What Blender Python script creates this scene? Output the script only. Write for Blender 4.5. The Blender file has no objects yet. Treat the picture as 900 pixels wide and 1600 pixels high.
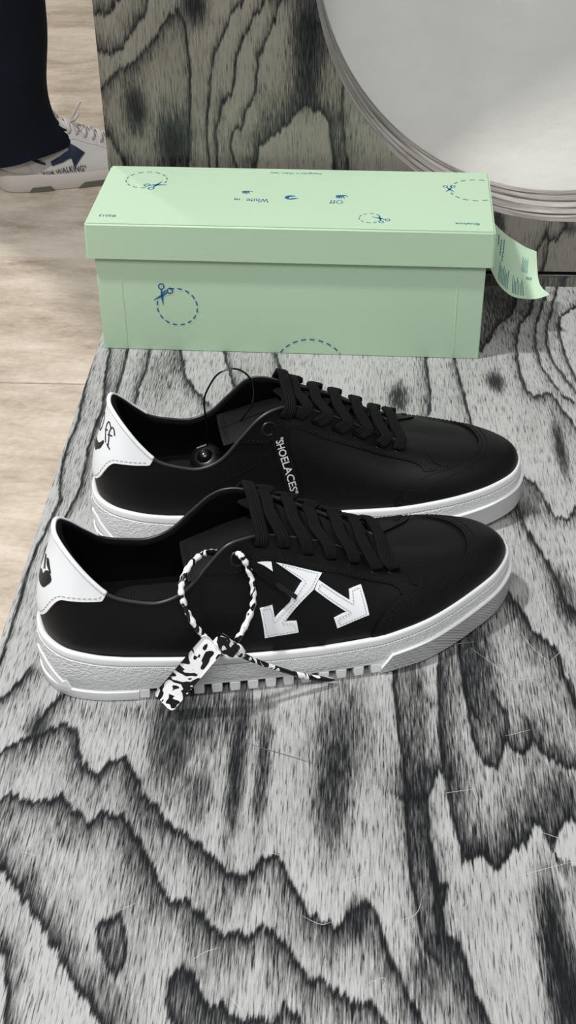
import bpy, bmesh, math, random
import numpy as np
from math import sin, cos, pi, radians, atan2, hypot, sqrt
from mathutils import Vector, Matrix
from mathutils.geometry import tessellate_polygon
random.seed(4); np.random.seed(4)
SC = bpy.context.scene
COL = SC.collection

# ------------------------------------------------------------------ camera
CAM = np.array([.2209, -1.0177, .5807]); YAW, PITCH, ROLL, FPX = .0564, .6408, -.0136, 2035.2
fw = np.array([-sin(YAW)*cos(PITCH), cos(YAW)*cos(PITCH), -sin(PITCH)])
r0 = np.array([cos(YAW), sin(YAW), 0.]); u0 = np.cross(r0, fw)
r1 = r0*cos(ROLL)+u0*sin(ROLL); u1 = -r0*sin(ROLL)+u0*cos(ROLL)
cd = bpy.data.cameras.new('camera'); cam = bpy.data.objects.new('camera', cd); COL.objects.link(cam)
cam.matrix_world = Matrix([[r1[i], u1[i], -fw[i], CAM[i]] for i in range(3)]+[[0, 0, 0, 1]])
cd.sensor_fit = 'VERTICAL'; cd.sensor_height = 32.; cd.lens = 32.*FPX/1600.
cd.clip_start = .02; cd.clip_end = 60
SC.camera = cam

FZ_ = -.4
# ------------------------------------------------------------------ world, lamps, exposure
W = bpy.data.worlds.new('world'); SC.world = W; W.use_nodes = True
W.node_tree.nodes['Background'].inputs[0].default_value = (.96, .98, 1., 1)
W.node_tree.nodes['Background'].inputs[1].default_value = .27
def area(name, loc, aim, size, power, col=(1, 1, 1), sy=None):
    l = bpy.data.lights.new(name, 'AREA'); l.energy = power; l.color = col; l.size = size
    if sy: l.shape = 'RECTANGLE'; l.size_y = sy
    o = bpy.data.objects.new(name, l); COL.objects.link(o); o.location = loc
    o.rotation_euler = (Vector(aim)-Vector(loc)).to_track_quat('-Z', 'Y').to_euler(); return o
area('front_fill_light', (.15, -1.45, 1.6), (.12, -.55, 0), .9, 21, (1, .995, .99), .6)  # added fill lamp, low in front, to brighten the side faces
area('ceiling_spot_light', (-.80, -.45, 2.35), (.15, -.3, 0), .14, 52, (1, .99, .975))
sp = bpy.data.lights.new('ceiling_spot_light', 'SPOT'); sp.energy = 300; sp.color = (1, .94, .86); sp.spot_size = radians(58); sp.spot_blend = .7; sp.shadow_soft_size = .08
so = bpy.data.objects.new('ceiling_spot_light', sp); COL.objects.link(so); so.location = (-1.7, 2.5, 2.5); so.rotation_euler = (Vector((-.62, 1.45, FZ_))-so.location).to_track_quat('-Z', 'Y').to_euler()
SC.view_settings.view_transform = 'Standard'; SC.view_settings.look = 'None'
SC.view_settings.exposure = 0.0; SC.view_settings.gamma = 1; SC.view_settings.use_curve_mapping = False

# ------------------------------------------------------------------ helpers
def rgb(r, g, b):
    f = lambda c: (c/255/12.92) if c/255 <= .04045 else ((c/255+.055)/1.055)**2.4
    return (f(r), f(g), f(b), 1.)
class NT:
    """small node-tree writer"""
    def __init__(s, name):
        s.m = bpy.data.materials.new(name); s.m.use_nodes = True; s.t = s.m.node_tree
        s.b = s.t.nodes['Principled BSDF']
    def n(s, kind, **kw):
        d = s.t.nodes.new(kind)
        for k, v in kw.items():
            if k in ('op',): d.operation = v
            elif hasattr(d, k): setattr(d, k, v)
        return d
    def l(s, a, b): s.t.links.new(a, b)
    def math(s, op, a, b=None, c=None, clamp=False):
        d = s.t.nodes.new('ShaderNodeMath'); d.operation = op; d.use_clamp = clamp
        for i, v in enumerate((a, b, c)):
            if v is None: continue
            if isinstance(v, (int, float)): d.inputs[i].default_value = v
            else: s.l(v, d.inputs[i])
        return d.outputs[0]
    def mix(s, f, a, b, blend='MIX'):
        d = s.t.nodes.new('ShaderNodeMix'); d.data_type = 'RGBA'; d.blend_type = blend
        for i, v in ((0, f), (6, a), (7, b)):
            if isinstance(v, (int, float)): d.inputs[i].default_value = v
            elif isinstance(v, tuple): d.inputs[i].default_value = v
            else: s.l(v, d.inputs[i])
        return d.outputs[2]
    def ramp(s, f, stops):
        d = s.t.nodes.new('ShaderNodeValToRGB'); cr = d.color_ramp
        while len(cr.elements) < len(stops): cr.elements.new(.5)
        for e, (p, c) in zip(cr.elements, stops): e.position = p; e.color = c
        s.l(f, d.inputs[0]); return d.outputs[0]
    def coord(s, kind='Object', scale=(1, 1, 1), rot=(0, 0, 0)):
        c = s.t.nodes.new('ShaderNodeTexCoord'); m = s.t.nodes.new('ShaderNodeMapping')
        m.inputs['Scale'].default_value = scale; m.inputs['Rotation'].default_value = rot
        s.l(c.outputs[kind], m.inputs[0]); return m.outputs[0]
    def noise(s, vec, scale=5, detail=3, rough=.5, dist=0):
        d = s.t.nodes.new('ShaderNodeTexNoise'); s.l(vec, d.inputs['Vector'])
        d.inputs['Scale'].default_value = scale; d.inputs['Detail'].default_value = detail
        d.inputs['Roughness'].default_value = rough; d.inputs['Distortion'].default_value = dist
        return d.outputs[0]
    def bump(s, h, strength=.3, dist=.001):
        d = s.t.nodes.new('ShaderNodeBump'); d.inputs['Strength'].default_value = strength
        d.inputs['Distance'].default_value = dist; s.l(h, d.inputs['Height']); s.l(d.outputs[0], s.b.inputs['Normal'])
    def set(s, col=None, rough=None, spec=None, metal=None, coat=None, sheen=None):
        b = s.b
        for k, v in (('Base Color', col), ('Roughness', rough), ('Specular IOR Level', spec), ('Metallic', metal), ('Coat Weight', coat), ('Sheen Weight', sheen)):
            if v is None: continue
            if isinstance(v, (int, float, tuple)): b.inputs[k].default_value = v
            else: s.l(v, b.inputs[k])
        return s.m
def simple(name, col, rough=.5, spec=.5, nscale=0, nstr=.2, ndist=.0004, coat=0, metal=0):
    t = NT(name)
    if nscale: t.bump(t.noise(t.coord(), nscale, 3), nstr, ndist)
    return t.set(col, rough, spec, metal, coat)

def finish(me, mat, smooth=True, sharp=None):
    for m in (mat if isinstance(mat, (list, tuple)) else [mat]): me.materials.append(m)
    if smooth:
        me.polygons.foreach_set('use_smooth', [True]*len(me.polygons))
        if sharp: me.set_sharp_from_angle(angle=radians(sharp))
    me.update()
def obj(name, me, parent=None, label=None, cat=None, group=None, kind=None):
    o = bpy.data.objects.new(name, me); COL.objects.link(o)
    if parent is not None: o.parent = parent
    for k, v in (('label', label), ('category', cat), ('group', group), ('kind', kind)):
        if v: o[k] = v
    return o
def empty(name, loc, rz=0, label=None, cat=None, group=None):
    o = obj(name, None, None, label, cat, group); o.location = loc; o.rotation_euler = (0, 0, rz)
    o.empty_display_size = .02; return o
def mesh(name, verts, faces, mat, smooth=True, sharp=None, uvs=None, mats=None):
    me = bpy.data.meshes.new(name)
    me.from_pydata([tuple(map(float, v)) for v in verts], [], [tuple(map(int, f)) for f in faces])
    if uvs is not None:
        ul = me.uv_layers.new(name='UVMap'); vi = np.empty(len(me.loops), dtype=np.int32)
        me.loops.foreach_get('vertex_index', vi)
        ul.data.foreach_set('uv', np.asarray(uvs, dtype=np.float32)[vi].ravel())
    finish(me, mat, smooth, sharp)
    if mats is not None: me.polygons.foreach_set('material_index', np.asarray(mats, dtype=np.int32))
    return me
def grid_faces(nu, nv, cu=False, cv=False, flip=False):
    """faces of a (nu x nv) vertex grid, index = i*nv+j"""
    F = []
    for i in range(nu if cu else nu-1):
        for j in range(nv if cv else nv-1):
            a, b = i*nv+j, ((i+1) % nu)*nv+j
            c, d = ((i+1) % nu)*nv+(j+1) % nv, i*nv+(j+1) % nv
            F.append((a, d, c, b) if flip else (a, b, c, d))
    return F
def catmull(P, n, closed=False):
    """n points along a Catmull-Rom curve through the rows of P"""
    P = np.asarray(P, float); k = len(P)
    t = np.linspace(0, k if closed else k-1, n, endpoint=not closed)
    return cr_eval(P, t, closed)
def cr_eval(P, t, closed=True):
    P = np.asarray(P, float); k = len(P); t = np.asarray(t, float)
    i = np.floor(t).astype(int); f = (t-i)[..., None]
    if closed: g = lambda j: P[(i+j) % k]
    else:
        i = np.clip(i, 0, k-2); f = (t-i)[..., None]
        Q = np.vstack([2*P[0]-P[1], P, 2*P[-1]-P[-2]]); g = lambda j: Q[i+j+1]
    a, b, c, d = g(-1), g(0), g(1), g(2)
    return .5*((2*b)+(c-a)*f+(2*a-5*b+4*c-d)*f**2+(3*b-a-3*c+d)*f**3)
def resample(P, n, closed=False):
    P = np.asarray(P, float)
    Q = np.vstack([P, P[:1]]) if closed else P
    s = np.r_[0, np.cumsum(np.linalg.norm(np.diff(Q, axis=0), axis=1))]
    t = np.linspace(0, s[-1], n, endpoint=not closed)
    return np.stack([np.interp(t, s, Q[:, i]) for i in range(Q.shape[1])], 1)
def sweep(path, prof, up=None, closed=False, scale=None, cap=True):
    """sweep profile rows (a,b) along path; a along side vector, b along normal. up: per-point or single normal hint"""
    path = np.asarray(path, float); n = len(path); prof = np.asarray(prof, float); m = len(prof)
    if closed: T = np.roll(path, -1, 0)-np.roll(path, 1, 0)
    else: T = np.gradient(path, axis=0)
    T /= np.linalg.norm(T, axis=1)[:, None]+1e-12
    if up is None:
        N = np.zeros_like(T); v = np.array([0, 0, 1.]) if abs(T[0][2]) < .9 else np.array([1., 0, 0])
        for i in range(n):
            v = v-T[i]*(v@T[i]); v /= np.linalg.norm(v); N[i] = v
    else:
        up = np.broadcast_to(np.asarray(up, float), T.shape)
        N = up-T*(up*T).sum(1)[:, None]; N /= np.linalg.norm(N, axis=1)[:, None]+1e-12
    S = np.cross(T, N); sc = np.ones(n) if scale is None else np.asarray(scale)
    V = (path[:, None]+sc[:, None, None]*(prof[None, :, :1]*S[:, None]+prof[None, :, 1:2]*N[:, None])).reshape(-1, 3)
    F = grid_faces(n, m, closed, True)
    L = np.r_[0, np.cumsum(np.linalg.norm(np.diff(path, axis=0), axis=1))]
    per = np.r_[0, np.cumsum(np.linalg.norm(np.diff(prof, axis=0), axis=1))]
    uv = np.stack([np.repeat(L, m), np.tile(per, n)], 1)
    if cap and not closed: F.append(tuple(range(m))[::1]); F.append(tuple((n-1)*m+j for j in range(m))[::-1])
    return V, F, uv
def circ(r, m=8): return [(r*cos(2*pi*i/m), r*sin(2*pi*i/m)) for i in range(m)]
def tube(name, path, r, mat, parent=None, closed=False, m=8, scale=None, **kw):
    V, F, uv = sweep(path, circ(r, m), closed=closed, scale=scale)
    return obj(name, mesh(name, V, F, mat, True, 60, uv), parent, **kw)
def merge(parts):
    V = []; F = []; U = []; o = 0
    for p in parts:
        V.append(np.asarray(p[0], float)); F += [tuple(i+o for i in f) for f in p[1]]
        U.append(p[2] if len(p) > 2 and p[2] is not None else np.zeros((len(p[0]), 2))); o += len(p[0])
    return np.vstack(V), F, np.vstack(U)
def box_vf(x0, x1, y0, y1, z0, z1):
    V = [(x, y, z) for x in (x0, x1) for y in (y0, y1) for z in (z0, z1)]
    return V, [(0, 1, 3, 2), (4, 6, 7, 5), (0, 4, 5, 1), (2, 3, 7, 6), (0, 2, 6, 4), (1, 5, 7, 3)]
def bevel_mesh(name, V, F, mat, w, seg=2, sharp=40):
    bm = bmesh.new(); vs = [bm.verts.new(v) for v in V]
    for f in F:
        try: bm.faces.new([vs[i] for i in f])
        except ValueError: pass
    bmesh.ops.recalc_face_normals(bm, faces=bm.faces)
    if w: bmesh.ops.bevel(bm, geom=bm.edges[:], offset=w, segments=seg, affect='EDGES', profile=.6)
    me = bpy.data.meshes.new(name); bm.to_mesh(me); bm.free(); finish(me, mat, True, sharp); return me
ASP = 3.
def poly_patch(polys, fn, step, depth=None):
    """triangulated planar polygons (list of 2d rings), cut finely on a grid, mapped by fn(array n x 2, level)->n x 3.
    depth: give (lo, hi) to build a slab with side walls"""
    bm = bmesh.new()
    for P in polys:
        vs = [bm.verts.new((p[0], p[1], 0)) for p in P]
        for tri in tessellate_polygon([[Vector((p[0]*100, p[1]*100*ASP, 0)) for p in P]]):
            try: bm.faces.new([vs[i] for i in tri])
            except ValueError: pass
    bmesh.ops.recalc_face_normals(bm, faces=bm.faces)
    A = np.array([v.co[:2] for v in bm.verts]); sx, sy = (step, step) if np.isscalar(step) else step
    for ax, st in ((0, sx), (1, sy)):
        lo, hi = A[:, ax].min(), A[:, ax].max(); k = math.ceil(lo/st)
        while k*st < hi:
            co = [0, 0, 0]; no = [0, 0, 0]; co[ax] = k*st; no[ax] = 1
            bmesh.ops.bisect_plane(bm, geom=bm.verts[:]+bm.edges[:]+bm.faces[:], plane_co=co, plane_no=no, dist=1e-7); k += 1
    bm.verts.ensure_lookup_table(); bm.verts.index_update()
    P2 = np.array([v.co[:2] for v in bm.verts])
    F = [tuple(v.index for v in f.verts) for f in bm.faces]
    if bm.faces[:] and sum(f.normal.z for f in bm.faces) < 0: F = [f[::-1] for f in F]
    bd = [(e.verts[0].index, e.verts[1].index) for e in bm.edges if len(e.link_faces) == 1]
    bm.free()
    if depth is None: return fn(P2, 0.), F, P2
    n = len(P2); lo, hi = depth
    V = np.vstack([fn(P2, hi), fn(P2, lo)])
    F2 = F+[(a, b, b+n, a+n) for a, b in bd]
    return V, F2, np.vstack([P2, P2])
# ------------------------------------------------------------------ sneaker surface (metres, heel at x=0, toe +x, outer side -y)
BASE = [(0, 0), (.003, -.0155), (.014, -.030), (.031, -.038), (.048, -.0415), (.065, -.0435), (.081, -.0452), (.096, -.0465), (.111, -.0477),
        (.126, -.0487), (.141, -.0497), (.157, -.0505), (.176, -.051), (.197, -.051), (.220, -.0497), (.246, -.0435), (.274, -.030), (.300, -.0125), (.314, .010),
        (.306, .033), (.285, .0465), (.258, .0525), (.230, .0535), (.204, .0515), (.180, .0485), (.158, .0457), (.141, .044), (.126, .0427), (.111, .042),
        (.096, .0415), (.081, .041), (.065, .0405), (.048, .0395), (.031, .0365), (.014, .0285), (.003, .015)]
TOPL = [(.019, 0, .107), (.021, -.011, .106), (.0275, -.0195, .097), (.0365, -.0255, .085), (.047, -.0295, .0745), (.061, -.0315, .069), (.076, -.0325, .0665),
        (.091, -.032, .0720), (.105, -.030, .0860), (.118, -.0275, .0985), (.130, -.0245, .1005), (.144, -.0205, .0980), (.164, -.0185, .0910), (.184, -.0175, .0825),
        (.203, -.0165, .0710), (.216, -.015, .0635), (.2225, -.010, .0615), (.2245, -.005, .061), (.225, 0, .0608)]
NK = 36
BASE = np.array(BASE, float)
TOPI = {9: .0985, 10: .1035, 11: .1020, 12: .0935}
TOP = np.array(TOPL+[(x, -y, TOPI.get(17-i+0, z)) for i, (x, y, z) in enumerate(TOPL[17:0:-1])], float)
def sole_top(x): return np.interp(x, [0, .02, .05, .10, .17, .21, .235, .26, .29, .311], [.040, .0375, .0335, .029, .0278, .029, .0315, .034, .037, .0385])
def sole_bot(x): return np.interp(x, [0, .21, .24, .27, .30, .312], [0, 0, .0008, .003, .006, .0075])
KH = np.array([min(k, NK-k) for k in range(NK)])
# normals of the outline at the keys
_d = np.roll(BASE, -1, 0)-np.roll(BASE, 1, 0); OUT = np.stack([_d[:, 1], -_d[:, 0]], 1); OUT /= np.linalg.norm(OUT, axis=1)[:, None]
if (OUT[9, 1] > 0): OUT = -OUT
OUT3 = np.c_[OUT, np.zeros(NK)]
P0 = np.c_[BASE-OUT*.0038, sole_top(BASE[:, 0])-.0025]
H1 = np.zeros((NK, 3)); H2 = np.zeros((NK, 3))
for k in range(NK):
    h = KH[k]; dz = TOP[k, 2]-P0[k, 2]; hor = P0[k]-TOP[k]; hor[2] = 0; hd = np.linalg.norm(hor)
    if h <= 10:
        H1[k] = OUT3[k]*(.003 if h > 3 else .0045)+np.array([0, 0, dz*.38])
        H2[k] = OUT3[k]*(.0055 if h < 3 else .0045)+np.array([0, 0, -dz*.34])
    elif h <= 14:
        f = (h-10)/4.
        H1[k] = OUT3[k]*.0025*(1-f)+np.array([0, 0, .023-.003*f]); H2[k] = OUT3[k]*(.008+.004*f)+np.array([0, 0, -.012+.004*f])
    else:
        f = (h-14)/4.
        H1[k] = np.array([0, 0, .0195+.003*f]); H2[k] = hor*.42+np.array([0, 0, -.004-.007*f])
def S_pos(s, v):
    """point of the upper; s in key units (0 heel, -k outer side, +k inner side), v 0 at the sole .. 1 at the top line"""
    s = np.mod(-np.asarray(s, float), NK)          # keys run heel -> outer side -> toe -> inner side
    s, v = np.broadcast_arrays(s, np.asarray(v, float)); v = v[..., None]
    a = cr_eval(P0, s); h1 = cr_eval(H1, s); h2 = cr_eval(H2, s); d = cr_eval(TOP, s)
    b = a+h1; c = d+h2; w = 1-v
    return w**3*a+3*w*w*v*b+3*w*v*v*c+v**3*d
def S_nrm(s, v, e=1e-3):
    ds = S_pos(s+e*5, v)-S_pos(s-e*5, v); v = np.asarray(v, float)
    dv = S_pos(s, np.minimum(v+e, 1.05))-S_pos(s, v-e)
    n = np.cross(dv, ds); n /= np.linalg.norm(n, axis=-1)[..., None]+1e-12
    return n
def S_off(P2, lift):
    s, v = P2[:, 0], P2[:, 1]; return S_pos(s, v)+S_nrm(s, v)*np.asarray(lift)[..., None] if np.ndim(lift) else S_pos(s, v)+S_nrm(s, v)*lift
# figure of the stained plywood, measured in 0.1 mm: dark growth lines (points, side that fades out, fade mm, strength) and dark patches (one a painted reflection)
TOP_LINES = [([(156,-4854),(261,-4798),(344,-4729),(412,-4673),(505,-4643),(583,-4693),(630,-4849),(691,-4973),(744,-5009),(797,-4982),(832,-4905),(907,-4889),(967,-4975),(1030,-5084),(1073,-5191),(1158,-5270),(1215,-5361),(1277,-5427),(1338,-5481),(1421,-5511),(1481,-5575),(1541,-5648),(1608,-5709),(1738,-5704),(1784,-5606),(1835,-5572),(1891,-5623),(1931,-5728),(1987,-5830),(2043,-5949),(2094,-5986),(2112,-6025),(2196,-6031),(2270,-5940),(2346,-5866),(2396,-5915),(2429,-6051),(2461,-6165),(2499,-6275),(2538,-6364),(2575,-6451),(2620,-6536),(2670,-6653)],'D',14,0.8),
 ([(458,-4340),(374,-4484),(328,-4650),(330,-4756)],'R',14,0.8),
 ([(240,-5223),(272,-5198),(354,-5231),(433,-5252),(504,-5237),(595,-5221),(642,-5279),(708,-5335),(787,-5366),(872,-5328),(972,-5324),(1019,-5392),(1059,-5481),(1110,-5523),(1163,-5652),(1223,-5777),(1281,-5889),(1326,-5907),(1398,-5864),(1448,-5933),(1508,-6020),(1580,-6066),(1650,-6102),(1749,-6098),(1811,-6027),(1882,-6093),(1951,-6148),(2004,-6240),(2056,-6320),(2137,-6335),(2187,-6387),(2267,-6455),(2362,-6451),(2409,-6484),(2456,-6560),(2531,-6658)],'D',15,0.75),
 ([(350,-5706),(422,-5788),(485,-5838),(586,-5988),(696,-6112),(786,-6233),(859,-6360),(962,-6482),(1025,-6568),(1065,-6618),(1128,-6717)],'R',14,0.9),
 ([(460,-6189),(506,-6282),(555,-6427),(579,-6569),(586,-6638),(601,-6739)],'R',14,0.8),
 ([(955,-6052),(974,-6012),(1017,-6069),(1057,-5999),(1095,-6105),(1118,-6257),(1094,-6351),(1056,-6315),(1012,-6243),(968,-6149),(955,-6052)],'I',0,0.6),
 ([(1442,-6619),(1385,-6535),(1366,-6448),(1377,-6339),(1418,-6264),(1456,-6317),(1516,-6424),(1588,-6501),(1653,-6524),(1736,-6573),(1828,-6543),(1878,-6584),(1898,-6651)],'D',22,0.85),
 ([(1909,-6583),(1944,-6495),(1969,-6511),(2017,-6544),(2067,-6610)],'D',12,0.8),
 ([(2977,-4073),(2976,-4246),(2992,-4468),(2998,-4681),(3045,-4820),(3126,-4867),(3190,-4673),(3225,-4711),(3277,-4760),(3362,-4667),(3411,-4742),(3480,-4803),(3568,-4850),(3643,-4847)],'U',15,0.75),
 ([(3147,-4240),(3208,-4460),(3209,-4673)],'L',6,0.5),
 ([(3340,-4509),(3362,-4667)],'L',6,0.5),
 ([(2529,-4030),(2529,-4263),(2549,-4539),(2573,-4800),(2584,-5120),(2586,-5398),(2595,-5723),(2623,-5925),(2658,-6119),(2719,-6229)],'R',9,0.75),
 ([(2816,-4020),(2806,-4253),(2794,-4740),(2812,-4966),(2838,-5181),(2863,-5387),(2888,-5562),(2942,-5539),(2980,-5493),(3012,-5536),(3058,-5620),(3117,-5532),(3177,-5442),(3233,-5417),(3300,-5279),(3349,-5323),(3376,-5478),(3411,-5320),(3485,-5226),(3533,-5270),(3602,-5290)],'U',24,0.9),
 ([(2566,-5121),(2638,-5154),(2704,-5104),(2777,-4918),(2812,-4966)],'U',12,0.8),
 ([(2703,-5140),(2702,-5393),(2714,-5548),(2741,-5717),(2782,-5757),(2751,-5880),(2760,-6038),(2844,-6168),(2862,-6260),(2901,-6402),(2954,-6539),(2992,-6639)],'L',20,0.9),
 ([(2705,-5548),(2716,-5718),(2724,-5921),(2726,-6078)],'R',7,0.8),
 ([(3638,-4136),(3656,-4305),(3678,-4442)],'R',10,0.5),
 ([(3804,1168),(3731,843),(3688,708),(3606,617),(3545,507),(3480,334),(3440,207),(3369,61)],'L',14,0.8),
 ([(3984,1339),(3941,1078),(3884,780),(3770,578),(3724,362),(3693,132),(3684,-70),(3681,-267),(3692,-458),(3713,-644),(3791,-715),(3892,-666),(3940,-747),(3976,-924),(4024,-1062),(4072,-1264)],'L',7,0.7),
 ([(4071,1341),(4051,1104),(3969,782),(3892,452),(3865,137),(3879,-164),(3924,-376),(3963,-544),(4023,-690),(4100,-832),(4173,-988)],'L',5,0.6),
 ([(4203,1345),(4121,1014),(4074,785),(3996,455),(3966,181),(3979,-62),(4026,-257),(4071,-447),(4125,-632),(4196,-811)],'L',4,0.6),
 ([(4443,1022),(4324,928),(4252,858),(4151,721),(4117,566),(4102,310),(4111,42),(4129,-215),(4151,-426),(4188,-593)],'L',6,0.65),
 ([(3129,-37),(3154,-469),(3183,-786),(3207,-1132)],'L',6,0.6),
 ([(2883,5),(2881,-383),(2894,-660),(2869,-1015)],'L',8,0.7),
 ([(3547,-1878),(3643,-1986),(3700,-2237),(3743,-2410),(3825,-2408),(3913,-2301),(4039,-2191)],'D',8,0.6),
 ([(3474,-2209),(3506,-2521),(3568,-2718),(3627,-2909),(3677,-3155),(3706,-3391),(3785,-3503)],'L',8,0.85),
 ([(3339,-3044),(3321,-3257),(3384,-3402),(3437,-3628),(3499,-3736),(3582,-3814),(3608,-4049),(3655,-4322),(3697,-4441)],'L',12,0.85),
 ([(2956,-3783),(2965,-4099),(2971,-4299),(3029,-4466)],'R',12,0.7),
 ([(-103,-10),(-79,-404),(-47,-828),(-21,-1276),(-43,-1514),(-23,-1963),(40,-2299),(6,-2621),(-19,-2851),(-27,-3144),(-21,-3491),(-15,-3816),(-16,-4003),(-10,-4124)],'R',5,0.75),
 ([(47,52),(93,-507),(150,-1025),(125,-1508),(152,-1957),(164,-2170),(110,-2538),(51,-2849),(63,-3141)],'R',6,0.7),
 ([(214,-1),(232,-503),(215,-922),(263,-1315)],'L',6,0.6),
 ([(416,5),(426,-389),(402,-710),(418,-1017)],'L',7,0.7),
 ([(675,12),(783,-432),(900,-747),(1024,-897)],'L',9,0.7),
 ([(183,-4146),(152,-4294),(62,-4440)],'R',10,0.7),
 ([(1078,24),(1154,-367),(1250,-685)],'R',8,0.6),
 ([(1537,37),(1618,-407),(1691,-775)],'L',6,0.5)]
TOP_BLOTS = [(2161,-5137,92,372,0.55),
 (2266,-4603,117,445,0.35),
 (2132,-4688,116,409,0.35),
 (1216,-4826,86,290,0.6),
 (1386,-5167,74,219,0.45),
 (1588,-4914,49,529,0.7),
 (1741,-4933,42,444,0.6),
 (1354,-4475,297,312,0.5),
 (1100,-4674,58,328,0.45),
 (3319,-6054,74,404,0.8),
 (3376,-6383,95,295,0.8),
 (2649,-4797,114,713,0.35),
 (2620,-759,71,182,0.7),
 (3466,-459,53,141,0.6),
 (3894,-1480,40,370,0.75),
 (3063,-3966,108,353,0.4),
 (3713,-3332,76,302,0.5),
 (2678,-4185,53,366,0.3),
 (2304,-5978,50,120,0.7),
 (328,-4650,59,108,0.5),
 (837,-4494,238,167,0.15),
 (3526,-2314,125,142,0.35),
 (2651,-6305,96,167,0.5),
 (3466,-5086,110,146,0.4),
 (559,-439,167,504,0.2),
 (3459,-466,68,115,0.6),
 (3566,771,138,462,0.3)]  # last patch: dark reflection beside the box, painted into the figure
WALL_LINES = [([(-211,2663),(-149,2611),(-72,2559),(64,2559),(182,2663),(216,2741)],'U',9,0.75),
 ([(-225,2156),(-167,2170),(-51,2225),(71,2199),(177,2294),(284,2428),(376,2560),(411,2664),(433,2767)],'U',11,0.6),
 ([(661,2561),(516,2429),(395,2268),(216,2103),(69,2020),(-69,1894),(-110,1766),(-139,1623),(-116,1565),(11,1390),(83,1211),(126,1030)],'R',11,0.6),
 ([(661,2561),(723,2456),(745,2133),(735,1856),(713,1570),(679,1216),(665,973)],'L',7,0.6),
 ([(1275,2769),(1232,2666),(1091,2483),(970,2216),(919,1997),(891,1715),(863,1426),(881,1188),(885,975)],'L',5,0.5),
 ([(1461,2769),(1419,2666),(1279,2431),(1162,2190),(1141,1998),(1109,1886),(1021,1773),(953,1514),(953,1189),(973,976)],'L',6,0.6),
 ([(1594,2769),(1566,2667),(1468,2405),(1354,2190),(1318,1859),(1230,1717),(1197,1574),(1110,1515),(1076,1368),(1127,1190),(1178,978)],'L',6,0.55),
 ([(1298,1101),(1334,1370),(1451,1488),(1622,1605),(1736,1749),(1792,1778),(1932,1693),(1989,1579),(2021,1198),(2038,986)],'U',20,0.85),
 ([(2096,1975),(2093,1779),(2102,1580),(2150,1199),(2168,987)],'L',3,0.4),
 ([(4033,540),(3965,376),(3948,223)],'L',5,0.6),
 ([(4033,540),(4062,471),(4102,494),(4190,565),(4202,645),(4183,713)],'U',8,0.6),
 ([(4062,471),(4047,307),(4030,164)],'L',4,0.5)]
WALL_BLOTS = [(240,1711,85,184,0.9),
 (560,1394,144,262,0.85),
 (813,2613,94,155,0.85),
 (1806,2380,149,390,0.85),
 (1764,1945,83,192,0.6),
 (1527,2692,107,77,0.5),
 (3567,638,64,136,0.7),
 (4248,611,63,68,0.5),
 (4041,56,65,72,0.7),
 (4302,59,43,72,0.6)]
SCRATCHES = [[(3368,-3662),(3436,-3828),(3528,-3964)],[(3528,-3964),(3633,-3839),(3730,-3731)],[(2698,-3855),(2887,-3823),(3078,-3779)],[(3032,-3843),(3203,-4035),(3276,-4132),(3502,-4089)],[(1781,-5550),(1834,-5552),(1881,-5568)],[(2321,-6366),(2443,-6306),(2429,-6393)],[(1672,-6446),(1755,-6527)],[(3140,-5667),(3319,-5601),(3499,-5538)],[(1465,-6243),(1525,-6195),(1605,-6162)],[(2009,-5950),(2112,-6002),(2178,-5983)],[(2513,-5970),(2615,-5918),(2653,-5803)],[(432,-5594),(546,-5625)],[(2242,-5737),(2363,-5673)],[(3194,-4621),(3354,-4562)],[(2787,-5089),(2993,-5042)],[(1027,-5970),(1137,-5905)],[(3328,-5346),(3447,-5395)]]
MARKS = [[(1604,-4723),(1770,-4790),(1926,-4845),(2088,-4905)]]
def vnoise(x, y, seed=0):
    """smooth lattice noise in -1..1"""
    xi = np.floor(x).astype(np.int64); yi = np.floor(y).astype(np.int64); fx = x-xi; fy = y-yi
    def h(a, b):
        n = (a*374761393+b*668265263+seed*974711) & 0xffffffff
        n = ((n ^ (n >> 13))*1274126177) & 0xffffffff
        return ((n ^ (n >> 16)) & 0xffff)/32767.5-1
    u = fx*fx*(3-2*fx); v = fy*fy*(3-2*fy)
    return (h(xi, yi)*(1-u)+h(xi+1, yi)*u)*(1-v)+(h(xi, yi+1)*(1-u)+h(xi+1, yi+1)*u)*v
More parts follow.
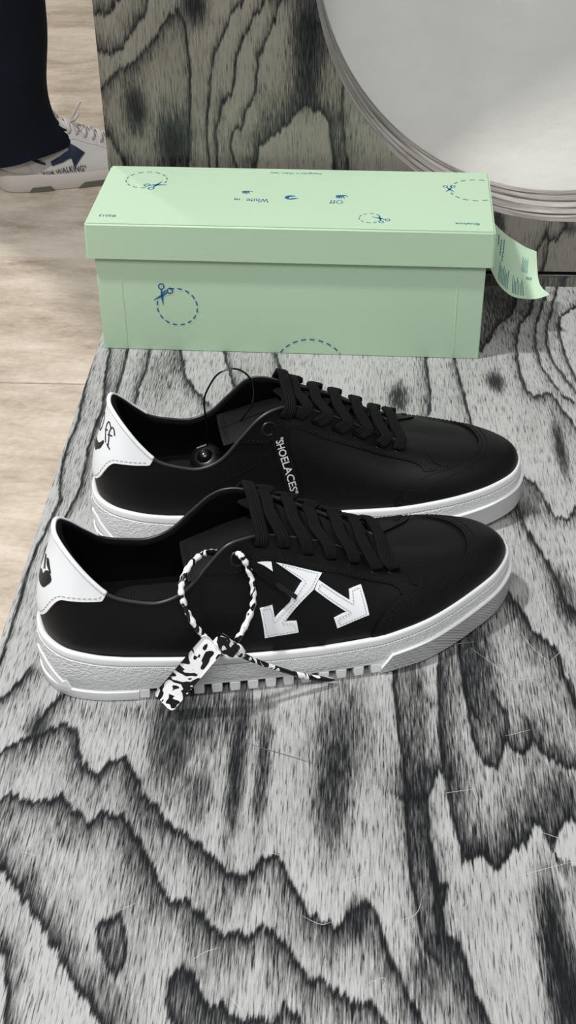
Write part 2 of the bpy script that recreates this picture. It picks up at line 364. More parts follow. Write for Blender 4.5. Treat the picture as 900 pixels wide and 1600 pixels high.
def figure(X, Y, lines, blots, wild, graze=.5):
    """darkness 0..1 of the grain figure at board points (metres); grain runs along Y; wild(x,y) masks the untraced area"""
    x = X*1e4; y = Y*1e4
    jag = (vnoise(x/24, y/260, 1)*26+vnoise(x/9, y/160, 2)*24+vnoise(x/60, y/300, 3)*22)
    xx = x+vnoise(x/70, y/70, 5)*6; yy = (y+jag)*graze
    clear = np.ones_like(x); core = np.zeros_like(x)
    for pts, dr, fade, st in lines:
        P = np.array(pts, float)*[1, graze]; ins = dr == 'I'
        f = max(fade, 4)*6.2*(.8+.35*vnoise(x/90, y/2000, 7)); w = np.array({'U': (0, 1), 'D': (0, -1), 'L': (-1, 0), 'R': (1, 0), 'I': (0, 1)}[dr])
        m = 4.2*max(fade, 4)*10
        sel = (xx > P[:, 0].min()-m) & (xx < P[:, 0].max()+m) & (yy > P[:, 1].min()-m) & (yy < P[:, 1].max()+m)
        if not sel.any(): continue
        px, py = xx[sel], yy[sel]; best = np.full(px.shape, 1e9); sg = np.zeros_like(px); near = np.zeros_like(px)
        D = np.diff(P, axis=0); N = np.stack([-D[:, 1], D[:, 0]], 1); o = np.sign((N@w).sum()) or 1; S = 0
        wn = np.zeros_like(px)
        for (ax, ay), (dx, dy) in zip(P[:-1], D):
            L2 = dx*dx+dy*dy+1e-9; t = np.clip(((px-ax)*dx+(py-ay)*dy)/L2, 0, 1)
            qx, qy = px-ax-t*dx, py-ay-t*dy; d2 = qx*qx+qy*qy; b = d2 < best-1e-6
            c = (dx*qy-dy*qx)*o
            sg = np.where(b, np.sign(c), sg); best = np.minimum(best, d2)
            if ins: wn += np.where((ay <= py) != (ay+dy <= py), np.where((px < ax+dx*(py-ay)/(dy+1e-9)), 1, 0), 0)
        d = np.sqrt(best); side = (wn % 2 == 1) if ins else (sg > 0)
        fs = f[sel]
        dark = np.where(side, st*(np.full_like(d, .75) if ins else np.exp(-d/fs)), st*np.exp(-(d/7.)**1.3))
        clear[sel] *= 1-dark*.93; core[sel] = np.maximum(core[sel], np.exp(-(d/9.)**2)*min(1, st+.35))
    for cx, cy, rx, ry, st in blots:
        r2 = ((x-cx)/max(rx, 8)*.9)**2+((y+jag*.8-cy)/max(ry, 8)*.9)**2
        clear *= 1-min(.95, st*1.12)*np.exp(-r2**1.3)
    D = 1-clear*(1-.88*core)
    g = vnoise(x/1100, y/2600, 11)*2.4+vnoise(x/420, y/1100, 12)*.35+jag/520+x/2600
    fr = g*1.5-np.floor(g*1.5); Wd = .78*np.exp(-fr*3.6)
    return D*(1-wild)+Wd*wild
def board(name, xs, ys, to3, lines, blots, wild, mat, graze, rough=None):
    X, Y = np.meshgrid(xs, ys, indexing='ij'); nx, ny = X.shape
    D = figure(X.ravel(), Y.ravel(), lines, blots, wild(X.ravel(), Y.ravel()), graze)
    me = bpy.data.meshes.new(name); V = to3(X.ravel(), Y.ravel()); i = np.arange((nx-1)*ny).reshape(nx-1, ny)[:, :-1].ravel()
    Q = np.stack([i, i+ny, i+ny+1, i+1], 1).astype(np.int32)
    return V, Q, D
def board_mesh(name, V, Q, D, extra, mat):
    """quads with the figure attribute plus extra (verts, faces) of the board's other sides"""
    n = len(V); ev, ef = extra
    allV = np.vstack([V, np.array(ev, float)]); F4 = np.vstack([Q, np.array(ef, int)+n]).astype(np.int32)
    me = bpy.data.meshes.new(name); me.vertices.add(len(allV)); me.vertices.foreach_set('co', allV.astype(np.float32).ravel())
    me.loops.add(F4.size); me.loops.foreach_set('vertex_index', F4.ravel()); me.polygons.add(len(F4))
    me.polygons.foreach_set('loop_start', np.arange(0, F4.size, 4, dtype=np.int32)); me.update(calc_edges=True); me.validate()
    a = me.attributes.new('figure', 'FLOAT', 'POINT'); a.data.foreach_set('value', np.r_[D, np.full(len(ev), .35)].astype(np.float32))
    me.materials.append(mat); return me

def plywood(name, grain_axis, base=(174, 174, 173), pores=1.):
    t = NT(name); at = t.n('ShaderNodeAttribute'); at.attribute_name = 'figure'; D = at.outputs['Fac']
    def sc(a, b):        # a across the grain, b along it
        return (a, b, a) if grain_axis == 'Y' else (a, a, b)
    fine = t.noise(t.coord('Object', sc(1000, 70)), 1, 3, .62, .25)
    mid = t.noise(t.coord('Object', sc(420, 24)), 1, 4, .65, .3)
    slow = t.noise(t.coord('Object', sc(11, 5)), 1, 4, .6)
    tick = t.math('SMOOTHSTEP' if False else 'MULTIPLY', t.math('SUBTRACT', fine, .5), 6.5)
    pore = t.math('SUBTRACT', t.math('MULTIPLY', t.math('SUBTRACT', fine, .56), 9.), 0, clamp=True)
    pore2 = t.math('MULTIPLY', t.math('SUBTRACT', mid, .56), 7., clamp=True)
    d1 = t.math('ADD', D, t.math('MULTIPLY', t.math('MULTIPLY', tick, .55), t.math('ADD', t.math('MULTIPLY', D, t.math('SUBTRACT', 1.2, D)), .20)))
    d2 = t.math('ADD', d1, t.math('MULTIPLY', pore, .33*pores)); d3 = t.math('ADD', d2, t.math('MULTIPLY', pore2, .22))
    d4 = t.math('ADD', d3, t.math('ADD', .05, t.math('MULTIPLY', t.math('SUBTRACT', slow, .5), .55)), clamp=True)
    col = t.ramp(d4, [(0., rgb(*base)), (.22, rgb(*[int(c*.82) for c in base])), (.5, rgb(*[int(c*.52) for c in base])), (.78, rgb(46, 48, 50)), (1., rgb(20, 22, 24))])
    # fine white scratches in the varnish
    t.bump(t.math('SUBTRACT', 1., fine), .12, .0003)
    return t.set(col, .28, .33)
# ------------------------------------------------------------------ setting: floor slabs, plywood platform, upright panel
M = {}
PX0, PY1 = -.0065, .132       # left edge and back edge of the platform; its top is z = 0, the floor z = -.4
FZ = -.4
def visible_wild(x, y): return np.clip(np.maximum((x-.46)/.05, (-.67-y)/.05), 0, 1)
M['ply_top'] = plywood('stained plywood, grain away from the viewer', 'Y')
M['ply_shaded'] = plywood('stained plywood, upright grain', 'Z', (131, 127, 118), .6)  # same plywood; the dimmer light at the back is put into a darker base
xs = np.r_[np.arange(PX0, .47, .0009), np.arange(.47, 1.31, .005)]; ys = np.r_[np.arange(-.80, -.66, .006), np.arange(-.66, PY1-.0007, .0017), PY1]
V, Q, D = board('platform_top', xs, ys, lambda a, b: np.stack([a, b, np.zeros_like(a)], 1), TOP_LINES, TOP_BLOTS, visible_wild, None, .5)
x0, x1, y0, y1 = xs[0], xs[-1], ys[0], ys[-1]
def skirt(x0, x1, y0, y1, z0, z1, skip):
    v, f = box_vf(x0, x1, y0, y1, z0, z1); return v, [q for i, q in enumerate(f) if i != skip]
t_plat = empty('plywood_platform', (.35, -.35, FZ), 0, 'grey-stained plywood display platform carrying the two black sneakers and the green box', 'platform')
def under(o, root):           # keep world coordinates while parenting to a root that was moved
    o.parent = root; o.matrix_parent_inverse = Matrix.Translation(root.location).inverted() if root.rotation_euler.z == 0 else (Matrix.Translation(root.location) @ Matrix.Rotation(root.rotation_euler.z, 4, 'Z')).inverted(); return o
under(obj('platform_top', board_mesh('platform_top', V, Q, D, skirt(x0, x1, y0, y1, -.018, 0, 5), M['ply_top'])), t_plat)
v, f = box_vf(x0+.004, x1-.004, y0+.004, y1, FZ, -.018)
me = mesh('platform_side', v, f, M['ply_shaded'], False); a = me.attributes.new('figure', 'FLOAT', 'POINT'); a.data.foreach_set('value', [.3]*8)
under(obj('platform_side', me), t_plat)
def scratch(name, lines, w, mat):
    vs = []; fs = []
    for P in lines:
        C_ = catmull(np.array(P)*1e-4, 14); T = np.gradient(C_, axis=0); T /= np.linalg.norm(T, axis=1)[:, None]; N_ = np.stack([-T[:, 1], T[:, 0]], 1)*w/2*np.sin(np.linspace(.25, pi-.25, 14))[:, None]
        o = len(vs); vs += [(*q, .00006) for q in C_+N_]+[(*q, .00006) for q in C_-N_]; fs += [(o+i, o+14+i, o+15+i, o+i+1) for i in range(13)]
    o = obj(name, mesh(name, vs, fs, mat, False), kind='stuff'); under(o, t_plat)
scratch('scratches', SCRATCHES, .0003, simple('pale varnish scratch', rgb(186, 188, 190), .5))
scratch('dark_mark', MARKS, .0007, simple('dark thin line', rgb(86, 88, 90), .5))  # one thin darker line on the platform top
# low plinth strip standing at the back of the platform, dark gap above it, pale metal trim
sx = np.arange(PX0, 1.31, .003); sz = np.linspace(0, .0118, 8)
def wallmap(a, b): return np.stack([a, np.full_like(a, PY1), b], 1)
V, Q, D = board('plinth_strip', sx, sz, wallmap, WALL_LINES, WALL_BLOTS, lambda x, y: np.clip((x-.0)/.01, 0, 1)*.75, None, 1.)
t_back = empty('plywood_backboard', (.4, .17, 0), 0, 'upright grey-stained plywood board with a large round cut-out behind the green box', 'board')
v, f = box_vf(PX0, 1.308, PY1, .205, 0, .0118)
under(obj('plinth_strip', board_mesh('plinth_strip', V, Q, D*.8+.15, (v, [q for i, q in enumerate(f) if i != 2]), M['ply_shaded'])), t_back)
v, f = box_vf(PX0, 1.308, PY1+.006, .2, .0118, .0160)
under(obj('shadow_gap', mesh('shadow_gap', v, f, simple('painted gap shade', rgb(12, 12, 12), .8), False)), t_back)  # black block paints the shade inside the open slot
v, f = box_vf(PX0, 1.308, PY1-.0004, PY1+.005, .0118, .0127)
under(obj('metal_trim', mesh('metal_trim', v, f, simple('brushed metal trim', rgb(190, 190, 192), .3, metal=1.), False)), t_back)
# the board itself with the round hole: a polar grid around the hole blended into the rectangle
HC, HR, HT = (.4199, .3039), .2367, .073
BX0, BX1, BZ0, BZ1 = PX0, 1.308, .0160, 1.10
th = np.linspace(0, 2*pi, 1081)[:-1]
def rect_hit(c, s):
    r = np.full_like(c, 9.)
    for lim, comp, cen in ((BX0, c, HC[0]), (BX1, c, HC[0]), (BZ0, s, HC[1]), (BZ1, s, HC[1])):
        with np.errstate(divide='ignore', invalid='ignore'): q = (lim-cen)/comp
        r = np.where((q > 0) & (q < r), q, r)
    return r
# snap four samples to the corners
for cx, cz in ((BX0, BZ0), (BX1, BZ0), (BX0, BZ1), (BX1, BZ1)):
    a = atan2(cz-HC[1], cx-HC[0]) % (2*pi); th[np.argmin(abs(th-a))] = a
c, s = np.cos(th), np.sin(th); RR = rect_hit(c, s); nr = 230
fr = np.linspace(0, 1, nr)**1.5; rad = HR+(RR-HR)[:, None]*fr[None, :]
X = HC[0]+rad*c[:, None]; Z = HC[1]+rad*s[:, None]
def wild2(x, z): return np.clip(np.maximum((z-.30)/.06, (x-.47)/.06), 0, 1)
D = figure(X.ravel(), Z.ravel(), WALL_LINES, WALL_BLOTS, wild2(X.ravel(), Z.ravel()), .6)
V = np.stack([X.ravel(), np.full(X.size, PY1), Z.ravel()], 1)
Q = np.array(grid_faces(1080, nr, True), int)
v, f = box_vf(BX0, BX1, PY1, PY1+HT, BZ0, BZ1); f = [q for i, q in enumerate(f) if i not in (2,)]
f = [q for q in f if not all(abs(v[i][1]-PY1-HT) < 1e-6 for i in q)]
under(obj('board_face', board_mesh('board_face', V, Q, D, (v, f), M['ply_shaded'])), t_back)
# cut edge of the hole: every ply of the laminate its own ring
plyA = NT('pale ply edge'); q = plyA.noise(plyA.coord('Object', (14, 90, 14)), 1, 4, .6, .6)
mA = plyA.set(plyA.ramp(q, [(.3, rgb(96, 90, 86)), (.5, rgb(146, 140, 135)), (.7, rgb(184, 180, 175))]), .5, .4)
plyB = NT('dark ply edge'); q = plyB.noise(plyB.coord('Object', (11, 120, 11)), 1, 4, .6, .6)
mB = plyB.set(plyB.ramp(q, [(.35, rgb(40, 38, 38)), (.55, rgb(98, 92, 88)), (.75, rgb(140, 134, 130))]), .5, .4)
edges = [0, .0010, .014, .0175, .030, .034, .046, .050, .061, .0645, HT]
for i in range(len(edges)-1):
    a0, a1 = PY1+edges[i]+(.0006 if i == 0 else 0), PY1+edges[i+1]; dk = i % 2 == 0; rr = HR+(.0006 if dk else 0); n = 200
    VV = []
    for k in range(n):
        A = 2*pi*k/n; wob = .0012*sin(A*5+i)+.0008*sin(A*11+2*i)
        for (yy, r) in ((a0+(wob if i else 0), rr), (a1+(.0012*sin(A*5+i+1)+.0008*sin(A*11+2*i+2) if i < len(edges)-2 else 0), rr), (a1, HR+.006), (a0, HR+.006)): VV.append((HC[0]+r*cos(A), yy, HC[1]+r*sin(A)))
    under(obj('ply', mesh('ply', VV, grid_faces(n, 4, True, True), mB if dk else mA, True, 40)), t_back)
# plaster disc seen through the cut-out, slightly dished
pt = NT('off-white plaster'); pc = pt.coord()
pn = pt.noise(pc, 9, 4, .55); pf = pt.noise(pt.coord('Object', (60, 60, 60)), 1, 5, .6); pit = pt.n('ShaderNodeTexVoronoi'); pt.l(pt.coord('Object', (38, 38, 38)), pit.inputs['Vector']); pit.inputs['Randomness'].default_value = 1
spot = pt.math('LESS_THAN', pit.outputs['Distance'], .045)
pcol = pt.mix(t_ := pt.math('MULTIPLY', spot, .75), pt.ramp(pn, [(.3, rgb(214, 214, 208)), (.7, rgb(228, 228, 222))]), rgb(70, 66, 62))
pt.bump(pt.math('ADD', pt.math('MULTIPLY', pf, .7), pt.math('MULTIPLY', pt.noise(pt.coord('Object', (12, 12, 30)), 1, 3), 1.6)), .5, .0016)
mP = pt.set(pcol, .62, .35)
VV = []; n, m = 160, 26
for k in range(n):
    A = 2*pi*k/n
    for j in range(m):
        r = (HR+.003)*j/(m-1); q = r/HR
        VV.append((HC[0]+r*cos(A), PY1+HT+.028*max(0, 1-q**3.2)+.0004, HC[1]+r*sin(A)))
F = grid_faces(n, m, True)
VV += [(HC[0]+(HR+.003)*cos(2*pi*k/n), PY1+HT+.05, HC[1]+(HR+.003)*sin(2*pi*k/n)) for k in range(n)]+[(HC[0], PY1+HT+.05, HC[1])]
o = n*m
for k in range(n):
    k2 = (k+1) % n; F.append((k*m+m-1, k2*m+m-1, o+k2, o+k)); F.append((o+k, o+k2, o+n))
pl = obj('plaster_disc', mesh('plaster_disc', VV, F, mP, True, 50), None, 'round off-white plaster disc set into the cut-out of the plywood board', 'plaster disc')
# floor of large stone slabs
fl = NT('beige stone'); fc = fl.coord('Object', (1, 1, 1))
n1 = fl.noise(fl.coord('Object', (2.2, 7, 2)), 1, 6, .62, .8); n2 = fl.noise(fl.coord('Object', (14, 30, 14)), 1, 5, .65); n3 = fl.noise(fl.coord('Object', (90, 140, 90)), 1, 3, .6)
g = fl.math('ADD', fl.math('MULTIPLY', n1, .55), fl.math('ADD', fl.math('MULTIPLY', n2, .3), fl.math('MULTIPLY', n3, .15)))
fl.bump(n3, .08, .0005)
mF = fl.set(fl.ramp(g, [(.36, rgb(150, 137, 122)), (.46, rgb(184, 171, 155)), (.54, rgb(203, 192, 177)), (.66, rgb(222, 212, 198))]), .42, .4)
floor = obj('floor', mesh('floor', [(-4, -3, FZ-.004), (4, -3, FZ-.004), (4, 7, FZ-.004), (-4, 7, FZ-.004)], [(0, 1, 2, 3)], simple('grout', rgb(120, 108, 96), .8), False), kind='structure')
slab = {}
for i in range(4):
    for j in range(5):
        ax, ay = -3.7+i*1.9, .5968-2.0+(j-1)*2.0+.0
        v, f = box_vf(-.949, .949, .0012, 1.9988, -.02, 0)
        if 'm' not in slab: slab['m'] = bevel_mesh('slab', v, f, mF, .0012, 1)
        o = obj('slab', slab['m'], floor); o.location = (ax+.95, ay, FZ)
# ------------------------------------------------------------------ shoe materials
t = NT('black smooth leather'); n = t.noise(t.coord('Object'), 900, 3, .5); n2 = t.noise(t.coord('Object'), 60, 2)
t.bump(t.math('ADD', n, t.math('MULTIPLY', n2, .6)), .12, .0004); M['leather'] = t.set(rgb(7, 8, 10), .46, .26)
t = NT('black textile lining'); n = t.noise(t.coord('Object'), 1500, 2); t.bump(n, .5, .0004); M['lining'] = t.set(rgb(7, 7, 8), .95, .1)
t = NT('black ribbed insole fabric'); w = t.n('ShaderNodeTexWave'); w.wave_type = 'BANDS'; w.bands_direction = 'X'; w.inputs['Scale'].default_value = 260
t.l(t.coord('Object'), w.inputs['Vector']); w.inputs['Distortion'].default_value = .5; t.bump(w.outputs['Fac'], .9, .0008); M['insole'] = t.set(rgb(24, 24, 26), .85, .2)
M['binding'] = simple('black edge binding', rgb(46, 47, 50), .38, .5)  # collar highlight painted in: binding lighter than the black leather
M['tongue'] = simple('matt black leather', rgb(8, 9, 10), .62, .16, 700, .1)
t = NT('black woven lace'); w = t.noise(t.coord('Object', (1, 1, 1)), 1400, 2, .6); t.bump(w, .8, .0006); M['lace'] = t.set(rgb(7, 8, 10), .8, .18)
M['thread'] = simple('black sewing thread', rgb(15, 16, 18), .7, .2)
M['thread_grey'] = simple('grey sewing thread', rgb(168, 170, 172), .6)
t = NT('white leather'); t.bump(t.noise(t.coord('Object'), 420, 4, .6), .1, .0004); M['white_leather'] = t.set(rgb(236, 239, 242), .42, .45)
M['rubber'] = simple('white smooth rubber', rgb(232, 233, 234), .45, .45)
t = NT('white pebbled rubber'); v = t.n('ShaderNodeTexVoronoi'); v.feature = 'SMOOTH_F1'; v.inputs['Scale'].default_value = 780
mp = t.coord('Object', (.62, .62, 1)); t.l(mp, v.inputs['Vector']); nn = t.noise(t.coord('Object'), 900, 3)
t.bump(t.math('ADD', t.math('MULTIPLY', v.outputs['Distance'], -1), t.math('MULTIPLY', nn, .4)), .75, .0009); M['pebble'] = t.set(rgb(216, 217, 218), .5, .4)
t = NT('white rubber with fine slanted ribs'); tc = t.n('ShaderNodeTexCoord'); sx_ = t.n('ShaderNodeSeparateXYZ'); t.l(tc.outputs['UV'], sx_.inputs[0])
ph = t.math('MULTIPLY', t.math('ADD', t.math('MULTIPLY', sx_.outputs[0], .55), sx_.outputs[1]), 2*pi/.00135)
rb = t.math('SINE', ph); t.bump(rb, .8, .0009); M['rib'] = t.set(t.mix(t.math('MULTIPLY', t.math('ADD', rb, 1), .5), rgb(190, 191, 193), rgb(236, 237, 238)), .5, .4)
M['core'] = simple('black rubber', rgb(12, 12, 13), .7, .3)
M['print_dark'] = simple('dark print on leather', rgb(30, 34, 36), .5, .3)
M['print_white'] = simple('white print', rgb(200, 202, 204), .6, .3)
M['aglet'] = simple('glossy black lace tip', rgb(16, 16, 18), .12, .6)
M['eyelet'] = simple('black punched eyelet rim', rgb(18, 19, 21), .35, .5)

# ------------------------------------------------------------------ shoe parts (built once, mirrored for the other foot)
def mir(V, mirror):
    V = np.array(V, float)
    if mirror: V = V*[1, -1, 1]
    return V
class Shoe:
    def __init__(s, root, mirror): s.root = root; s.m = mirror
    def add(s, name, V, F, mat, uv=None, smooth=True, sharp=None, mats=None, parent=None, **kw):
        V = mir(V, s.m); F = [f[::-1] for f in F] if s.m else F
        return obj(name, mesh(name, V, F, mat, smooth, sharp, uv, mats), parent or s.root, **kw)
def sole_ring(S, off, z):
    P = cr_eval(BASE, np.mod(-S, NK)); O = cr_eval(OUT, np.mod(-S, NK)); O /= np.linalg.norm(O, axis=1)[:, None]
    return np.c_[P+O*np.asarray(off).reshape(-1, 1), z]
def in_tread(S):
    k = np.minimum(np.mod(S, NK), NK-np.mod(S, NK)); return (k > 4.6) & (k < 14.45)
def sole_side(P2, lift):     # (s, height 0..1) -> sidewall
    S, h = P2[:, 0], P2[:, 1]; x = cr_eval(BASE, np.mod(-S, NK))[:, 0]; zb, zt = sole_bot(x), sole_top(x)
    return sole_ring(S, .0008+lift, zb+(zt-zb)*h)
def build_sole(sh):
    S = np.linspace(0, NK, 721)[:-1]-NK/2; x = cr_eval(BASE, np.mod(-S, NK))[:, 0]; zt = sole_top(x); zb0 = sole_bot(x); tr = in_tread(S)
    zb = np.where(tr, .0066, zb0); heel = (~tr) & (x < .1); one = np.ones_like(x)
    rings = [(-.0075*one, zt-.006), (-.0042*one, zt-.0022), (-.0028*one, zt-.0004), (-.0014*one, zt), (-.0004*one, zt-.0007), (0*one, zt-.0022), (.0001*one, zt-.0052), (-.0006*one, zt-.0056), (-.0006*one, zt-.0062), (.0003*one, zt-.0067),
             (.0009*one, zt-.0125), (.0010*one, zt-.018), (np.where(heel, .0009, .0006), np.where(heel, .0088, np.minimum(zb+.0035, zt-.0185))), (np.where(heel, .0004, .0005), np.where(heel, .0078, zb+.0028)),
             (np.where(heel, .0018, .0004), np.where(heel, .0072, zb+.0018)), (np.where(heel, .0018, .0001), zb+.0010), (np.where(heel, .0010, -.0009), zb), (-.0045*one, zb)]
    V = np.stack([sole_ring(S, o, z) for o, z in rings], 1).reshape(-1, 3); m = len(rings)
    F = grid_faces(720, m, True, flip=True)
    mats = [(0 if (j < 9 or j >= 12) else 1) for i in range(720) for j in range(m-1)]
    c = len(V); V = np.vstack([V, [[.15, 0, .0066]]]); 
    for i in range(720): F.append((i*m+m-1, ((i+1) % 720)*m+m-1, c)); mats.append(0)
    mid = sh.add('midsole', V, F, [M['rubber'], M['pebble']], None, True, 50, mats, label='white pebbled rubber midsole with smooth rim')
    # stitch groove line under the rim
    st = []
    for k in np.arange(0, 36, .09):
        a = sole_side(np.array([[k, .0], [k+.052, .0]]), 0); xx = a[:, 0]; z = sole_top(xx)-.0059; a = sole_ring(np.array([k, k+.052]), [-.0003, -.0003], z)
        v, f, _ = sweep(a, [(-.0003, -.0003), (.0003, -.0003), (.0003, .0003), (-.0003, .0003)], up=(0, 0, 1)); st.append((v, f))
    v, f, u = merge(st); sh.add('sole_stitching', v, f, M['thread_grey'], parent=mid, kind='stuff')
    # black core between the tread blocks
    z0, z1 = .0015, .0068; ring = []
    for o_, z in ((-.006, z1), (-.006, z0)): ring.append(sole_ring(S, o_*one, np.maximum(z, zb0+z)))
    V = np.stack(ring, 1).reshape(-1, 3); F = grid_faces(720, 2, True, flip=True); F.append(tuple(i*2+1 for i in range(720))[::-1])
    F = F[:-1]+[(i*2+1, ((i+1) % 720)*2+1, 1440) for i in range(720)]; V = np.vstack([V, [[.15, 0, z0]]])
    sh.add('outsole_core', V, F, M['core'], label='black rubber core seen between the tread blocks')
    # tread blocks on both edges
    tx = cr_eval(BASE, np.linspace(0, 18, 400)); 
    for side in (0, 1):
        kk = np.linspace(4, 15, 400); xk = cr_eval(BASE, kk if side == 0 else np.mod(-kk, NK))[:, 0]
        for i in range(15):
            xa = .0575+i*.0113; xb = xa+.0066; ks = np.interp([xa, xb], xk, kk)
            Sg = -ks if side == 0 else ks
            A = []
            for z in (0., .0074):
                for off in (.0004, -.018):
                    A += list(sole_ring(Sg, [off, off], [z, z]))
            f = [(0, 1, 3, 2), (4, 6, 7, 5), (0, 4, 5, 1), (2, 3, 7, 6), (0, 2, 6, 4), (1, 5, 7, 3)]
            A = mir(A, sh.m)
            obj('tread_block', bevel_mesh('tread_block', A, f, M['rubber'], .0005, 1), sh.root)
    # ribbed toe bumper
    Sb = np.linspace(-13.6, -22.2, 260); u = np.linspace(0, 1, 260); e = np.minimum(np.minimum(u, 1-u)/.035, 1)
    x = cr_eval(BASE, np.mod(-Sb, NK))[:, 0]; zb = sole_bot(x); zt = sole_top(x); H = zb+(zt-zb)*(.50+.10*np.sin(u*pi))
    H = zb+.006+(H-zb-.006)*e
    R = [(-.002, zb+.0002), (.0016, zb+.0002), (.0026, zb+.0012), (.0026, H-.0016), (.0031, H-.0010), (.0028, H-.0002), (.0018, H), (-.001, H-.0003)]
    V = np.stack([sole_ring(Sb, np.full(260, o_), z) for o_, z in R], 1).reshape(-1, 3); m = len(R)
    arc = np.r_[0, np.cumsum(np.linalg.norm(np.diff(sole_ring(Sb, np.zeros(260), zb), axis=0), axis=1))]
    uv = np.stack([np.repeat(arc, m), np.stack([z for _, z in R], 1).ravel()], 1)
    F = grid_faces(260, m); mats = [(1 if 1 <= j <= 2 else 0) for i in range(259) for j in range(m-1)]
    F.append(tuple(range(m))[::-1]); F.append(tuple(259*m+j for j in range(m))); mats += [0, 0]
    sh.add('toe_bumper', V, F, [M['rubber'], M['rib']], uv, True, 35, mats, label='finely ribbed white rubber toe bumper')
    # raised plate on the heel side of the sole
    for sg in (-1, 1):
        P = [(sg*a, b) for a, b in [(.35, .60), (.95, .60), (1.9, .30), (2.05, .36), (2.2, .22), (1.75, .17), (1.6, .24), (.7, .40), (.35, .40)]]
        v, f, u = poly_patch([P], lambda p, l: sole_side(p, l), (.08, .1), (-.0004, .0012))
        sh.add('heel_plate', v, f, M['rubber'], None, True, 30)
    return mid

def lift_patch(sh, name, P, mat, lift, step=(.12, .03), base=-.0004, parent=None, **kw):
    v, f, u = poly_patch(P if isinstance(P[0][0], (tuple, list)) else [P], lambda p, l: S_off(p, l), step, (base, lift))
    n = len(v)//2
    return sh.add(name, v, f, mat, None, True, 45, parent=parent, **kw)
def stitches(sh, paths, mat, lift, name='stitching', length=.0021, gap=.0011, r=.00032, parent=None):
    out = []
    for P in paths:
        C_ = catmull(P, 30*len(P)); W_ = S_off(C_, lift); s_ = np.r_[0, np.cumsum(np.linalg.norm(np.diff(W_, axis=0), axis=1))]
        t_ = .0004
        while t_+length < s_[-1]:
            q = np.stack([np.interp([t_, t_+length*.5, t_+length], s_, W_[:, i]) for i in range(3)], 1)
            v, f, _ = sweep(q, [(-r, -r), (r, -r), (r*.6, r), (-r*.6, r)], up=S_nrm(np.interp([t_], s_, C_[:, 0]), np.interp([t_], s_, C_[:, 1]))[0]); out.append((v, f)); t_ += length+gap
    v, f, u = merge(out); return sh.add(name, v, f, mat, parent=parent, kind='stuff')
def neg(P): return [(-a, b) for a, b in P]
def smooth_poly(P, n=12): return [tuple(q) for q in catmull(P, n*(len(P)-1)+1)]

MUD = [(-13.3, -.02), (-13.52, .133), (-13.87, .267), (-14.25, .367), (-14.58, .425), (-15., .45), (-15.85, .425), (-16.4, .415), (-17.05, .45), (-17.85, .495), (-18.6, .49), (-19.4, .475),
       (-20.7, .435), (-21.4, .40), (-21.95, .31), (-22.55, .13), (-22.75, -.02)]
MUD_IN = [(-13.72, .03), (-14.0, .2), (-14.4, .287), (-15.35, .295), (-16.0, .28), (-16.55, .305), (-17.1, .37), (-17.8, .43), (-18.6, .43), (-19.4, .40), (-20.6, .33), (-21.2, .29), (-21.7, .2), (-22.2, .03)]
EYE = [(-7.9, 1.0), (-8.25, .90), (-9.0, .765), (-9.6, .745), (-10.4, .780), (-11.2, .742), (-11.85, .70), (-12.65, .68), (-13.4, .66), (-14.05, .63), (-14.45, .575), (-14.57, .50), (-14.57, .43), (-15.05, .43), (-15.3, .475), (-15.6, .63), (-15.72, .80), (-15.8, 1.0)]
TAB = [(-3.8, 1.0), (-3.68, .93), (-3.55, .865), (-3.25, .80), (-2.7, .70), (-2.2, .62), (-1.8, .560), (-1.58, .49), (-1.40, .40), (-1.22, .31), (-1.0, .245), (-.7, .205), (-.35, .20), (0, .20)]
EYELETS = [(-10.65, .915), (-11.45, .885), (-12.15, .845), (-12.85, .825), (-13.58, .835), (-14.3, .785), (-14.88, .765)]
ARROW1 = [(-9.92, .421), (-10.47, .429), (-10.4, .325), (-11.15, .429), (-11.75, .588), (-11.1, .730), (-12.45, .664), (-12.3, .617), (-12.0, .521), (-10.75, .292), (-11.18, .287), (-11.15, .196), (-9.8, .163)]
ARROW2 = [(-12.27, .603), (-13.02, .429), (-13.12, .529), (-13.55, .588), (-13.43, .279), (-12.4, .192), (-12.38, .283), (-12.8, .329), (-12.05, .521)]
ARROW3 = [(-10.4, .775), (-10.95, .742), (-10.9, .667), (-10.65, .729)]
ARROW4 = [(-10.36, .696), (-10.58, .642), (-10.45, .64), (-10.36, .665)]

def shrink(P, d):
    """inset a polygon of (s, v) by d metres (s unit taken as 15 mm, v unit as 70 mm)"""
    Q = np.array(P)*[.0150, .070]; n = len(Q); A = sum(Q[i][0]*Q[(i+1) % n][1]-Q[(i+1) % n][0]*Q[i][1] for i in range(n)); sg = 1 if A > 0 else -1; R = []
    for i in range(n):
        a, b, c = Q[i-1], Q[i], Q[(i+1) % n]; e1 = (b-a)/np.linalg.norm(b-a); e2 = (c-b)/np.linalg.norm(c-b)
        n1 = np.array([-e1[1], e1[0]])*sg; n2 = np.array([-e2[1], e2[0]])*sg; k = n1+n2; L = k@k
        R.append((b+k*2*d/max(L, .8))/[.0150, .070])
    return [tuple(r) for r in R]

def lace_profile(w, t, ribs=5, n=40):
    top = [(w*(-.5+i/n), t*.5*(1-.55*abs(-1+2*i/n)**6)+.00042*abs(cos(pi*ribs*i/n))) for i in range(n+1)]
    bot = [(w*(.5-i/8), -t*.5*(1-.55*abs(-1+2*i/8)**6)) for i in range(9)]
    return top+bot
LP_ = lace_profile(.0080, .0026)

